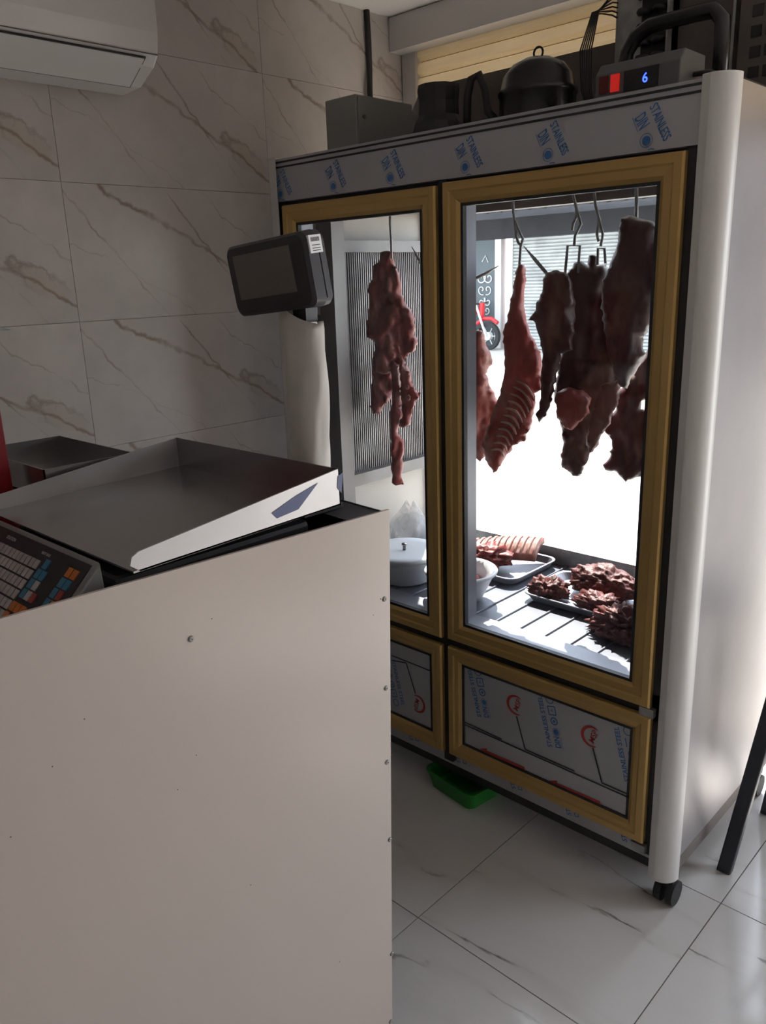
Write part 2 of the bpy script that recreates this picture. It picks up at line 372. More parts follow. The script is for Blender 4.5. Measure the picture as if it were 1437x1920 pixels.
while zz < 2.5:
    sh.prism([(-9.35, FY-.10, zz), (-9.35, FY-.13, zz+.02), (-9.35, FY-.13, zz+.055), (-9.35, FY-.10, zz+.075), (-9.35, FY-.02, zz+.075), (-9.35, FY-.02, zz)], (5.9, 0, 0)); zz += .075
sh.build('roller_shutter', 'far_grey', bd)['kind'] = 'stuff'
MB().box(-9.55, -9.35, FY-.16, FY, -.06, 2.5).build('pillar', 'white_alu', bd)
MB().box(-3.45, -3.2, FY-.16, FY, -.06, 2.5).build('pillar', 'white_alu', bd)
dp = MB().box(-10.75, -9.9, FY-.06, FY, -.06, 2.5).build('door_panel', 'far_panel', bd)
MB().box(-9.9, -9.72, FY-.10, FY, -.06, 2.5).build('door_post', 'white_alu', bd)
def swirl(cx, cz, r, turns, flip, a0=0):
    return [(cx+flip*r*(1-t)*math.cos(a0+turns*2*math.pi*t), FY-.075, cz+r*(1-t)*math.sin(a0+turns*2*math.pi*t)) for t in [i/16*.85 for i in range(17)]]
for cz, r in ((1.62, .16), (1.05, .12)):
    for f in (-1, 1):
        MB().tube(swirl(-10.22+f*r*.75, cz, r, 1.3, f, 2.2), .016, 5).build('ornament', 'white_ink', dp); MB().tube(swirl(-10.22+f*r*.55, cz-.28*r/.16, r*.8, 1.2, f, -2.0), .014, 5).build('ornament', 'white_ink', dp)
MB().tube([(-10.3, FY-.075, 2.0), (-10.2, FY-.075, 2.15), (-10.12, FY-.075, 1.98)], .012, 5).build('ornament', 'white_ink', dp)
# motorbike parked over there
mb_ = thing('motorbike', (-10.2, FY-.6, -.06), 'red motorbike parked before the dark panel across the street', 'motorbike')
BY = FY-.6
def wheel(cx, r):
    w = MB(); pr = []
    for i in range(28):
        a = 2*math.pi*i/28
        for dr, dy in ((0, -.05), (0, .05), (-.09, .05), (-.09, -.05)): w.v.append((cx+(r+dr)*math.cos(a), BY+dy, -.06+r+(r+dr)*math.sin(a)))
    for i in range(28):
        for k in range(4): w.f.append((i*4+k, i*4+(k+1) % 4, ((i+1) % 28)*4+(k+1) % 4, ((i+1) % 28)*4+k))
    o = w.build('wheel', 'rubber', mb_)
    h = MB(); h.tube([(cx, BY-.06, -.06+r), (cx, BY+.06, -.06+r)], .10, 14)
    for k in range(6): h.tube([(cx, BY, -.06+r), (cx+(r-.08)*math.cos(k*1.047), BY, -.06+r+(r-.08)*math.sin(k*1.047))], .012, 5)
    h.build('hub', 'white_alu', o)
wheel(-9.72, .33); wheel(-11.0, .33)
MB().tube([(-9.72, BY-.09, .27), (-9.92, BY-.09, .75), (-10.02, BY-.09, 1.0)], .03).build('fork', 'white_alu', mb_)
MB().tube([(-9.45, BY, .58), (-9.62, BY, .68), (-9.85, BY, .68), (-10.05, BY, .56)], .05).build('fender', 'bike_red', mb_)
MB().tube([(-9.93, BY, .72), (-9.90, BY, 1.05)], .07).build('headlight_cowl', 'bike_red', mb_)
MB().tube([(-9.98, BY-.3, 1.05), (-10.0, BY, 1.02), (-9.98, BY+.3, 1.05)], .018).build('handlebar', 'black', mb_)
MB().tube([(-10.05, BY, .85), (-10.3, BY, .92), (-10.5, BY, .84)], [.08, .14, .08], 10).build('tank', 'bike_red', mb_, True)
MB().tube([(-10.45, BY, .84), (-10.9, BY, .80), (-11.2, BY, .88)], [.08, .1, .06], 10).build('seat', 'black', mb_, True)
MB().box(-10.65, -10.2, BY-.12, BY+.12, .25, .65).build('engine', 'dark_steel', mb_, bevel=.03)
# ------------------------------------------------------------------ glass-door meat cabinet
W, HT, DP = 1.437, 2.091, .76
fr = thing('display_refrigerator', (.72, .38, 0), 'tall glass-door meat cabinet with gold door frames and white corner posts', 'refrigerator')
def post(name, xa, xb, sign):
    pts = []; r = min(.048, abs(xb-xa)*.7)
    # quarter-round front corner, profile in plan
    xs0, xs1 = (xa, xb) if sign > 0 else (xb, xa)
    pts = [(xs0, .0), (xs0, -.006)]
    for i in range(25):
        a = math.pi/2*i/24; pts.append((xs1-sign*r+sign*r*math.sin(a), -.012+r-r*math.cos(a)))
    pts += [(xs1, .040), (xs0, .040)]
    return MB().prism([(p[0], p[1], .092) for p in pts], (0, 0, HT+.006-.092)).build(name, 'white_alu', fr, False, .002)
post('corner_post', W, 1.506, 1); post('corner_post', .022, -.004, -1)
MB().box(1.443, 1.497, .040, DP, .15, HT-.004).build('side_panel', 'side_steel', fr)
MB().box(.0, .03, .040, DP, .15, HT-.004).build('side_panel', 'side_steel', fr)
MB().box(.0, 1.497, .05, DP, .105, .15).build('base_frame', 'brown_steel', fr)
MB().box(.03, 1.443, .075, DP, 1.975, HT-.006).build('top_panel', 'steel', fr)
hd = MB().box(.022, W, .0, .075, 1.962, HT).build('header_panel', 'film', fr)
for z in (2.066, 2.081): MB().box(.022, W, -.0025, .0, z-.0025, z+.0025).build('trim_line', 'black', hd)
MB().box(.022, W, .021, .075, .128, .63).build('lower_panel', 'film', fr)
MB().box(.03, 1.443, .075, DP, .15, .625).build('lower_body', 'steel', fr)
MB().box(.022, W, .024, .06, 1.925, 1.965).build('top_jamb', 'black', fr)
MB().box(.690, .757, .024, .112, .63, 1.93).build('mullion', 'lilac_steel', fr)
MB().box(.704, .740, .004, .024, .15, 1.962).build('mullion_gasket', 'black', fr)
MB().box(.022, .08, .024, .10, .63, 1.93).build('jamb', 'lilac_steel', fr)
MB().box(1.39, W, .024, .10, .63, 1.93).build('jamb', 'lilac_steel', fr)
MB().box(1.409, W, .006, .024, .15, 1.962).build('jamb_gasket', 'black', fr)
MB().box(.022, .058, .006, .024, .15, 1.962).build('jamb_gasket', 'black', fr)
MB().box(.022, W, .006, .024, .565, .64).build('rail_gasket', 'black', fr)
MB().box(.08, 1.39, .024, .11, .625, .652).build('front_sill', 'lilac_steel', fr)
MB().box(.022, W, .03, .05, .092, .128).build('kick_strip', 'black', fr)
dk = MB().box(.03, 1.443, .10, DP-.03, .625, .636).build('deck', 'deck_steel', fr)
for k in range(15):
    x = .10+k*.09
    MB().tube([(x, .12, .638), (x, DP-.04, .638)], .004, 6).build('deck_rod', 'deck_steel', dk)
MB().box(.03, 1.443, DP-.045, DP, .625, .702).build('rear_sill', 'galv', fr)
MB().box(.03, 1.443, DP-.045, DP, 1.93, 1.98).build('rear_head', 'brown_steel', fr)
MB().box(.03, .06, DP-.045, DP, .70, 1.93).build('rear_stile', 'steel', fr)
MB().box(1.40, 1.443, DP-.045, DP, .70, 1.93).build('rear_stile', 'steel', fr)
MB().box(.06, 1.40, DP-.026, DP-.020, .70, 1.93).build('rear_glass', 'glass_back', fr)
MB().tube([(.03, .35, 1.955), (1.443, .35, 1.955)], .011, 8).build('hanging_rail', 'steel', fr)
MB().tube([(.03, .50, 1.955), (1.443, .50, 1.955)], .011, 8).build('hanging_rail', 'steel', fr)
# cooling coil on the left inner wall
MB().box(.03, .034, .10, DP-.05, .64, 1.97).build('inner_lining', 'inner_cream', fr)
ev = MB().box(.034, .060, .22, .70, 1.0, 1.80).build('cooling_coil', 'black', fr)
fn = MB()
for k in range(44):
    y = .225+k*.0108; fn.box(.060, .068, y, y+.0024, 1.0, 1.80)
f_ = fn.build('coil_fins', 'alu_fin', ev); f_['kind'] = 'stuff'
MB().box(.034, .10, .21, .705, .955, 1.0).build('drip_tray', 'coil_trim', ev)
MB().box(.034, .10, .21, .705, 1.80, 1.84).build('coil_cover', 'coil_trim', ev)
MB().box(.034, .11, .155, .215, .64, 1.97).build('coil_post', 'coil_trim', fr)
# doors
def door(x0, x1, z0, z1, glass, name):
    y0, y1 = -.014, .006; w = .056 if glass else .050
    core = MB()
    for (a, b, c, d) in ((x0+.006, x1-.006, z0+.006, z0+w+.008), (x0+.006, x1-.006, z1-w-.008, z1-.006), (x0+.006, x0+w+.008, z0+w+.008, z1-w-.008), (x1-w-.008, x1-.006, z0+w+.008, z1-w-.008)):
        core.box(a, b, -.002, .014, c, d)
    dr = core.build(name, 'black', fr)
    pr = [(0, .010), (0, -.008), (.004, y0), (.022, y0), (.027, y0+.003), (w-.010, y0+.005), (w, -.002), (w, .010)]
    cor = [(x0, z0, 1, 1), (x1, z0, -1, 1), (x1, z1, -1, -1), (x0, z1, 1, -1)]
    for i in range(4):
        a, b = cor[i], cor[(i+1) % 4]; mb = MB(); n = len(pr)
        vs = [(a[0]+a[2]*q[0], q[1], a[1]+a[3]*q[0]) for q in pr]+[(b[0]+b[2]*q[0], q[1], b[1]+b[3]*q[0]) for q in pr]
        mb.add(vs, [(k, k+1, n+k+1, n+k) for k in range(n-1)]+[tuple(range(n)), tuple(range(n, 2*n))[::-1]])
        mb.build('frame_rail', 'gold', dr)
    g = w+.004
    if glass: MB().box(x0+g, x1-g, .002, .007, z0+g, z1-g).build('glass_pane', 'glass', dr)
    else: MB().box(x0+g, x1-g, .001, .008, z0+g, z1-g).build('door_panel', 'film', dr)
    return dr
DR = dict(ul=door(.056, .709, .597, 1.948, True, 'upper_door'), ur=door(.735, 1.413, .603, 1.953, True, 'upper_door'),
          ll=door(.056, .709, .185, .572, False, 'lower_door'), lr=door(.735, 1.418, .188, .577, False, 'lower_door'))
for z in (.59, .17): MB().box(1.385, 1.425, -.010, .02, z-.012, z+.012).build('hinge', 'galv', fr)
# printed protective film
def clipz(mb, x0, x1, z0, z1):
    keep = []
    for f in mb.f:
        if all(x0 < mb.v[i][0] < x1 and z0 < mb.v[i][2] < z1 for i in f): keep.append(f)
    mb.f = keep; return mb
def stamp_down(px, sz):
    y = -.0015; O = np.array(hit(px[0], px[1], 1, y)); O[2] = 2.052; K_ = 1.12; ex = np.array([.45, 0, -.893])*K_; ey = np.array([.893, 0, .45])*K_; o = lambda x, z: O+np.array([x*K_, 0, z*K_])
    mb = MB(); put_text(mb, 'STAINLESS', O, ex*.62, ey, .026)
    put_text(mb, 'DIN', o(-.031, -.016), ex*.44, ey, .036); stroke(mb, o(-.035, -.014), o(-.022, -.042), .0012, (0, -1, 0))
    disc(mb, o(-.003, -.060), ex, ey, .0088); ring(mb, o(-.003, -.060), ex, ey, .0125, .0137)
    ring(mb, o(.008, -.090), ex, ey, .0125, .0145, math.pi*.5, math.pi*1.5, 12); clipz(mb, .02, 1.44, 1.9625, 2.1)
    mb.build('film_print', 'blue_ink', hd)
for px in ((1218, 203), (1031, 238), (874, 270), (732, 297), (625, 320), (526, 340)): stamp_down(px, 1)
def stamp_up(O, dr, y, flip=1):
    ex = np.array([-.255*flip, 0, .967*flip]); ey = np.array([-.967*flip, 0, -.255*flip])
    mb = MB(); O = np.array(O)
    put_text(mb, 'STAINLESS STEEL', O, ex, ey, .0215)
    Q = O-ey*.026
    put_text(mb, 'DIN', Q+ex*.001-ey*.006, ex*.95, ey*1.25, .022); stroke(mb, Q+ex*.0-ey*.011, Q+ex*.037-ey*.011, .0012, (0, -1, 0))
    disc(mb, Q+ex*.052+ey*.001, ex, ey, .0085); ring(mb, Q+ex*.052+ey*.001, ex, ey, .0115, .0125)
    ring(mb, Q+ex*.085, ex, ey, .009, .0125); disc(mb, Q+ex*.085, ex, ey, .004)
    c = Q+ex*.118
    for a, b in (((-.013, -.012), (.013, -.012)), ((.013, -.012), (.013, .012)), ((.013, .012), (-.013, .012)), ((-.013, .012), (-.013, -.012))):
        stroke(mb, c+ex*a[0]+ey*a[1], c+ex*b[0]+ey*b[1], .003, (0, -1, 0))
    put_text(mb, 'A', c-ex*.004-ey*.004, ex, ey, .013)
    ring(mb, Q+ex*.152, ex, ey, .011, .0135)
    return mb
YP = -.0005
for px in ((903, 1345), (1036, 1402), (1181, 1467)):
    clipz(stamp_up(hit(px[0], px[1], 1, YP), None, YP), .79, 1.366, .24, .524).build('film_print', 'blue_ink', DR['lr'])
def logo(c, dr, flip=1):
    c = np.array(c); ex = np.array([flip, 0, 0.]); ey = np.array([0, 0, 1.*flip]); mb = MB()
    ring(mb, c, ex, ey, .030, .033, math.radians(55), math.radians(300), 26, -.007)
    put_text(mb, 'MSP', c+ex*.008-ey*.021, np.array([.30*flip, 0, .954*flip]), np.array([-.954*flip, 0, .30*flip]), .025)
    mb.v = [tuple(np.array(v)+np.array([.0, 0, 0])) for v in mb.v]
    mb.build('logo_print', 'red_ink', dr)
logo(hit(967, 1322, 1, YP), DR['lr']); logo(hit(1109, 1381, 1, YP), DR['lr'])
ln = MB(); nrm = (0, -1, 0)
def pl(pts, w=.0048):
    for a, b in zip(pts[:-1], pts[1:]): stroke(ln, hit(*a, 1, YP), hit(*b, 1, YP), w, nrm)
pl([(969, 1343), (985, 1405), (1078, 1446)]); pl([(872, 1359), (1185, 1498)]); pl([(872, 1354), (941, 1386)]); pl([(1112, 1402), (1129, 1468), (1185, 1492)])
ln.build('line_print', 'black_ink', DR['lr'])
def arrow(a, b, dr):
    mb = MB(); A = hit(*a, 1, YP); B = hit(*b, 1, YP); d = (B-A)/np.linalg.norm(B-A); s = np.cross(nrm, d)
    stroke(mb, A+d*.022, B, .010, nrm); mb.add([A, A+d*.028+s*.013, A+d*.028-s*.013], [(0, 1, 2)]); mb.build('arrow_print', 'red_ink', dr)
arrow((900, 1404), (984, 1441), DR['lr']); arrow((1030, 1464), (1126, 1506), DR['lr'])
ln = MB(); pl([(735, 1229), (813, 1260)]); pl([(735, 1238), (762, 1243), (779, 1300)]); pl([(797, 1254), (813, 1260)]); ln.build('line_print', 'black_ink', DR['ll'])
logo(hit(784, 1320, 1, YP), DR['ll'], -1)
mb = MB(); stroke(mb, hit(762, 1209, 1, YP), hit(811, 1226, 1, YP), .010, nrm); mb.build('arrow_print', 'red_ink', DR['ll'])
clipz(stamp_up(hit(735, 1240, 1, YP), None, YP, -1), .12, .645, .25, .51).build('film_print', 'blue_ink', DR['ll'])
for x in (.76, .98, 1.18, 1.36, .55):
    mb = MB(); ex = np.array([-.255, 0, .967]); ey = np.array([-.967, 0, -.255]); O = np.array([x, .0195, .147])
    put_text(mb, 'ST', O, ex, ey, .0215); put_text(mb, 'DI', O+np.array([.026, 0, .006]), ex, ey, .022)
    mb.build('film_print', 'blue_ink', fr)
# casters
for x, y in ((1.475, .045), (1.47, .70), (.03, .045), (.03, .70)):
    c = MB().box(x-.022, x+.022, y-.02, y+.02, .075, .106).build('caster', 'black', fr)
    for s in (-1, 1):
        MB().tube([(x+s*.008, y, .036), (x+s*.027, y, .036)], .036, 18).build('caster_wheel', 'rubber', c)
# ------------------------------------------------------------------ machinery on top of the cabinet
ZT = HT+.0005
def ontop(u, v, y): return hit(u, v, 1, y)
cb = thing('control_box', (1.27, .08, ZT), 'grey thermostat box with two red switches and a blue digit', 'control box')
sl = .03
MB().prism([(1.165, .03, ZT), (1.165, .032, ZT+.052), (1.165, .055, ZT+.078), (1.165, .16, ZT+.078), (1.165, .16, ZT)], (.205, 0, 0)).build('housing', 'control_grey', cb, bevel=.003)
for x, mt in ((1.178, 'switch_red'), (1.207, 'led_red')): MB().box(x, x+.021, .027, .034, ZT+.012, ZT+.048).build('rocker_switch', mt, cb)
ds = MB().box(1.240, 1.322, .028, .034, ZT+.008, ZT+.05).build('display_window', 'black_gloss', cb)
mb = MB(); put_text(mb, '6', (1.285, .0272, ZT+.019), (1, 0, 0), (0, 0, 1), .028); mb.build('digit', 'led_blue', ds)
MB().tube([(1.36, .10, ZT+.03), (1.40, .11, ZT+.032), (1.46, .14, ZT+.012), (1.47, .3, ZT+.006)], .006, 6).build('lead', 'black', cb, True)
eb = thing('electrical_box', (.28, .2, ZT), 'plain grey metal electrical box on the cabinet beside the marble wall', 'box')
MB().box(.20, .335, .07, .33, ZT, 2.246).build('housing', 'grey_box', eb, bevel=.004)
MB().box(.335, .339, .078, .322, ZT+.01, 2.240).build('lid', 'grey_box', eb)
MB().tube([(.337, .10, 2.185), (.343, .10, 2.185)], .006, 10).build('screw', 'dark_steel', eb)
# low galvanised tray that carries the cooling unit
ty = thing('machine_tray', (.9, .55, ZT), 'long dark sheet-metal tray with a slanted end behind the compressor', 'tray')
MB().box(.165, 1.02, .615, .62, ZT, 2.36).build('back_plate', 'brown_steel', ty)
MB().prism([(.165, .40, ZT), (.165, .62, ZT), (.165, .62, 2.36), (.165, .58, 2.36)], (.003, 0, 0)).build('end_plate', 'galv', ty)
MB().box(.168, .995, .44, .615, ZT, ZT+.004).build('base_plate', 'brown_steel', ty)
cp = thing('compressor', (.90, .2, ZT), 'glossy black domed compressor on top of the meat cabinet', 'compressor')
MB().lathe((.897, .2, ZT), [(.098, 0), (.102, .02), (.102, .07), (.106, .075), (.106, .085), (.100, .09), (.092, .122), (.07, .148), (.038, .163), (0, .168)], 32).build('shell', 'black_gloss', cp, True)
MB().tube([(.897+.014*math.cos(a), .2, ZT+.178+.014*math.sin(a)) for a in [i*math.pi/8 for i in range(17)]], .0028, 6).build('lifting_ring', 'black', cp, True)
for s in (-1, 1): MB().box(.897+s*.085-.03, .897+s*.085+.03, .15, .25, ZT, ZT+.006).build('mounting_foot', 'black', cp)
MB().tube([(.79, .17, ZT+.02), (.762, .16, ZT+.05), (.752, .16, ZT+.11), (.735, .155, ZT+.148), (.712, .15, ZT+.14), (.70, .15, ZT+.10), (.695, .15, ZT)], .0115, 8).build('suction_pipe', 'black', cp, True)
jr = thing('dryer_can', (.58, .15, ZT), 'matt black flared can beside the compressor', 'can')
MB().lathe((.585, .16, ZT), [(.078, 0), (.080, .02), (.072, .045), (.060, .065), (.058, .10), (.062, .135), (.060, .145), (.0, .147)], 12).build('body', 'black', jr)
MB().lathe((.585, .16, ZT+.147), [(.02, 0), (.02, .004), (0, .005)], 12).build('cap', 'black', jr)
cn = thing('condenser_unit', (1.2, .5, ZT), 'tall galvanised condenser coil with black return bends', 'condenser')
MB().box(1.000, 1.075, .42, .424, ZT, 2.62).build('end_plate', 'galv', cn)
bk = MB().box(1.075, 1.32, .46, .72, ZT, 2.60).build('coil_block', 'brown_steel', cn)
MB().box(1.055, 1.16, .424, .46, ZT, 2.60).build('coil_face', 'black', cn)
for k in range(13):
    z = ZT+.05+k*.037
    for dx in (.0, .045):
        MB().tube([(1.083+dx+.014*math.cos(a), .424-.024*math.sin(a), z) for a in [i*math.pi/6 for i in range(7)]], .0075, 6).build('return_bend', 'black', cn, True)
MB().box(1.155, 1.16, .40, .46, ZT, 2.60).build('side_flange', 'galv', cn)
MB().box(1.318, 1.325, .42, .72, ZT, 2.62).build('side_flange', 'galv', cn)
pp = tag(MB().tube([(1.093, .30, ZT+.008), (1.093, .30, ZT+.11), (1.10, .30, ZT+.155), (1.125, .295, ZT+.185), (1.17, .285, ZT+.2), (1.30, .26, ZT+.195), (1.345, .25, ZT+.19), (1.367, .245, ZT+.165), (1.370, .243, ZT+.12), (1.372, .24, ZT+.001)], .0185, 12).build('insulated_pipe', 'black_gloss', None, True), 'thick black foam-insulated pipe arching over the thermostat box', 'pipe')
fu = thing('fan_housing', (1.42, .6, ZT), 'dark vented metal fan housing at the cabinet corner', 'fan housing')
fp = MB().box(1.345, 1.49, .40, .72, ZT, 2.45).build('housing', 'brown_steel', fu)
for i in range(3):
    for j in range(4): MB().box(1.375+i*.035, 1.40+i*.035, .396, .40, ZT+.06+j*.045, ZT+.085+j*.045).build('louvre', 'black', fp)
for k in range(6):
    MB_ = MB().tube([(.985-.004*k, .36+.006*k, ZT), (.965-.006*k, .36, ZT+.10), (.962-.007*k, .36, ZT+.20), (.975-.004*k, .37, ZT+.29), (.998, .40, ZT+.33-.01*k), (1.004, .418, ZT+.335-.012*k)], .0022, 5)
    o = MB_.build('capillary_wire', 'black', cn, True)
tag(MB().tube([(XW+.008, .70, ZC), (XW+.012, .70, 2.6), (XW+.008, .705, 2.5), (XW+.02, .69, 2.42), (XW+.012, .70, 2.33), (XW+.03, .68, 2.2), (XW+.05, .62, HT+.0)], .011, 8).build('black_cable', 'black', None, True), 'black cable running down the marble wall behind the electrical box', 'cable')
# ------------------------------------------------------------------ air conditioner
ac = thing('air_conditioner', (XW, -.85, 2.27), 'white split air conditioner unit on the marble wall', 'air conditioner')
prof = [(XW+.002, 2.272), (XW+.105, 2.279), (XW+.185, 2.318), (XW+.212, 2.345), (XW+.222, 2.40), (XW+.225, 2.50), (XW+.20, 2.56), (XW+.002, 2.56)]
MB().prism([(x, -1.25, z) for x, z in prof], (0, .87, 0)).build('casing', 'ac_white', ac, bevel=.006)
a_, b_ = np.array([XW+.110, 2.2795]), np.array([XW+.205, 2.336]); d_ = (b_-a_)/np.linalg.norm(b_-a_); n_ = np.array([d_[1], -d_[0]])
q = [a_+n_*.003, b_+n_*.003, b_+n_*.008, a_+n_*.008]
q2 = [a_-d_*.004+n_*.001, b_+d_*.004+n_*.001, b_+d_*.004+n_*.0045, a_-d_*.004+n_*.0045]
MB().prism([(p[0], -1.204, p[1]) for p in q2], (0, .783, 0)).build('flap_gap', 'black', ac)
fp = MB().prism([(p[0], -1.20, p[1]) for p in q], (0, .775, 0)).build('louvre_flap', 'ac_white', ac, bevel=.002)
MB().box(XW+.2135, XW+.2155, -1.25, -.384, 2.344, 2.3465).build('panel_seam', 'brown_steel', ac)
# ------------------------------------------------------------------ counter with riveted cream panel
P0 = np.array([1.224, -.773]); U = np.array([-.0794, -.9968]); V = np.array([-.9968, .0794])
def L(a, b, z): p = P0+U*a+V*b; return (p[0], p[1], z)
ct = thing('counter', (.75, -1.3, 0), 'tall counter clad in cream sheet metal with riveted edge', 'counter')
MB().add([L(.0, 0, 1.29), L(1.25, 0, 1.29), L(1.25, 0, 0), L(.045, 0, 0), L(.0, .006, 1.29), L(1.25, .006, 1.29), L(1.25, .006, 0), L(.045, .006, 0)],
         [(0,1,2,3), (4,7,6,5), (0,4,5,1), (1,5,6,2), (2,6,7,3), (3,7,4,0)]).build('front_panel', 'cream', ct)
MB().add([L(.003, .006, 1.285), L(.003, .95, 1.285), L(.048, .95, 0), L(.048, .006, 0), L(.006, .006, 1.285), L(.006, .95, 1.285), L(.051, .95, 0), L(.051, .006, 0)],
         [(0,1,2,3), (4,7,6,5), (0,4,5,1), (1,5,6,2), (2,6,7,3), (3,7,4,0)]).build('end_panel', 'black', ct)
MB().add([L(.006, .006, 1.283), L(.085, .006, 1.283), L(.085, .95, 1.283), L(.006, .95, 1.283), L(.006, .006, 1.276), L(.085, .006, 1.276), L(.085, .95, 1.276), L(.006, .95, 1.276)],
         [(0,1,2,3), (4,7,6,5), (0,4,5,1), (1,5,6,2), (2,6,7,3), (3,7,4,0)]).build('top_strip', 'dark_plastic', ct)
MB().add([L(.05, .006, 1.15), L(1.25, .006, 1.15), L(1.25, .95, 1.15), L(.05, .95, 1.15), L(.05, .006, 1.12), L(1.25, .006, 1.12), L(1.25, .95, 1.12), L(.05, .95, 1.12)],
         [(0,1,2,3), (4,7,6,5), (0,4,5,1), (1,5,6,2), (2,6,7,3), (3,7,4,0)]).build('worktop', 'dark_plastic', ct)
MB().add([L(1.25, .0, 1.29), L(1.25, .95, 1.15), L(1.25, .95, 0), L(1.25, 0, 0), L(1.246, .0, 1.29), L(1.246, .95, 1.15), L(1.246, .95, 0), L(1.246, 0, 0)],
         [(0,1,2,3), (4,7,6,5), (0,4,5,1), (1,5,6,2), (2,6,7,3), (3,7,4,0)]).build('end_panel', 'cream', ct)
pn = np.array([V[0], V[1], 0]); pc = np.array(L(0, 0, 1))
for px in ((721, 1123), (724, 1290), (726, 1429), (731, 1574), (735, 1788), (733, 1915), (358, 1198)):
    c = hp(px[0], px[1], pc, pn)
    o = MB().lathe((0, 0, 0), [(.0052, 0), (.0050, .0016), (.003, .0028), (.0016, .0028), (.0012, .0015), (0, .0015)], 12).build('rivet', 'galv', ct, True)
    o.location = c - pn*.0002; o.rotation_euler = Vector((-V[0], -V[1], 0)).to_track_quat('Z', 'Y').to_euler()
sp = MB()
for px in ((714, 1123), (368, 1416), (333, 1480), (397, 1160), (470, 1659), (158, 1348), (637, 1803), (700, 1153), (20, 1569), (98, 1437)):
    c = hp(px[0], px[1], pc, pn)-pn*.0006; disc(sp, c, (U[0], U[1], 0), (0, 0, 1), .0011 if px[0] != 714 else .0014, 8)
sp.build('pin_hole', 'black_ink', ct)
# ------------------------------------------------------------------ weighing scale
sc_ = thing('weighing_scale', (.93, -1.1, 1.15), 'electronic weighing scale with steel pan, coloured keypad and pole display', 'scale')
MB().box(.74, 1.14, -1.295, -.90, 1.151, 1.285).build('body', 'black', sc_, bevel=.01)
# pan: open at the keypad side, walls tapering towards it
X0, X1, Y0, Y1 = .655, 1.186, -1.286, -.862; ZF, ZN, RF, RN = 1.313, 1.303, 1.381, 1.334; th = .003
def sheet(mb, a, b, c, d, t):
    a, b, c, d, t = map(np.array, (a, b, c, d, t)); mb.add([a, b, c, d, a+t, b+t, c+t, d+t], [(0,1,2,3),(4,7,6,5),(0,4,5,1),(1,5,6,2),(2,6,7,3),(3,7,4,0)])
mb = MB(); sheet(mb, (X0, Y0, ZN), (X1, Y0, ZN), (X1, Y1, ZF), (X0, Y1, ZF), (0, 0, th)); pan = mb.build('pan', 'dark_steel', sc_)
def sidewall(x, t):
    pts = [(Y1, ZF), (Y1, RF), (Y0+.012, RN), (Y0, RN-.006), (Y0-.004, RN-.018), (Y0+.012, ZN)]
    return MB().prism([(x, y, z) for y, z in pts], (t, 0, 0))
sidewall(X1, -th).build('pan_wall', 'pan_side', pan); sidewall(X0, th).build('pan_wall', 'pan_side', pan)
mb = MB(); sheet(mb, (X0, Y1, ZF), (X1, Y1, ZF), (X1, Y1, RF), (X0, Y1, RF), (0, -th, 0)); mb.build('pan_wall', 'dark_steel', pan)
def sidepx(l): return [hit(u, v, 0, X1+.001) for u, v in l]
mb = MB(); q = sidepx([(555, 930), (597, 905), (560, 955), (520, 972), (510, 962)]); mb.add(q, [tuple(range(5))]); q = sidepx([(634, 893), (643, 886), (641, 925), (633, 915)]); mb.add(q, [tuple(range(4))])
mb.build('blue_film_remnant', plain('navy_film', (.03, .05, .16), .4), pan)
# keypad on a 45 degree slope
KP = np.array(hit(173, 1061, 1, -1.318)); s_ = 2**-.5; ex = np.array([1., 0, 0]); eq = np.array([0, -s_, -s_]); en = np.array([0, -s_, s_])
def KQ(p, q, h=0): return KP+ex*p+eq*q+en*h
kb = MB(); a = [KQ(-.42, -.010), KQ(.014, -.010), KQ(.014, .16), KQ(-.42, .16)]
bt = [np.array((p[0], p[1], 1.152)) for p in a]; bt[0][1] = bt[1][1] = -1.302; bt[2][1] = bt[3][1] = max(a[2][1], -1.43)
kb.add([*a, *bt], [(0,1,2,3), (4,7,6,5), (0,4,5,1), (1,5,6,2), (2,6,7,3), (3,7,4,0)]); kb_o = kb.build('keypad_housing', 'scale_grey', sc_, bevel=.004)
MB().obox(KQ(-.205, .075, .0005), ex*.205, eq*.075, en*.0012).build('keypad_face', 'black', sc_)
km = {}
def key(p, q, mat, w=.0125, h=.0155):
    o = MB().obox(KQ(p, q, .0024), ex*w/2, eq*h/2, en*.0010).build('key', mat, kb_o)
for r in range(7):
    for c in range(15):
        key(-.1415-.0152*c - .0006*r, .0335+r*.0185, 'key_white')
for p, q, mt in ((-.1138, .0270, 'key_blue'), (-.119, .0455, 'key_blue'), (-.103, .0455, 'key_blue'), (-.120, .0635, 'key_blue'), (-.104, .0635, 'key_white'), (-.122, .082, 'key_blue'), (-.106, .082, 'key_white'), (-.090, .082, 'key_red'),
                 (-.0406, .0235, 'key_orange'), (-.0235, .0235, 'key_orange'), (-.042, .042, 'key_blue'), (-.025, .042, 'key_blue'), (-.044, .0605, 'key_blue'), (-.027, .0605, 'key_red'), (-.046, .079, 'key_blue'), (-.029, .079, 'key_orange'),
                 (-.127, .106, 'key_orange'), (-.110, .106, 'key_orange'), (-.094, .106, 'key_orange'), (-.129, .125, 'key_orange')): key(p, q, mt, .0145, .016)
mb = MB(); put_text(mb, 'NEXT IDLE', KQ(-.150, .0145, .0022), ex, -eq, .0062); mb.build('keypad_print', 'white_ink', kb_o); mb = MB(); put_text(mb, 'STATION', KQ(-.285, .0155, .0022), ex, -eq, .0085); mb.build('keypad_print', 'white_ink', kb_o)
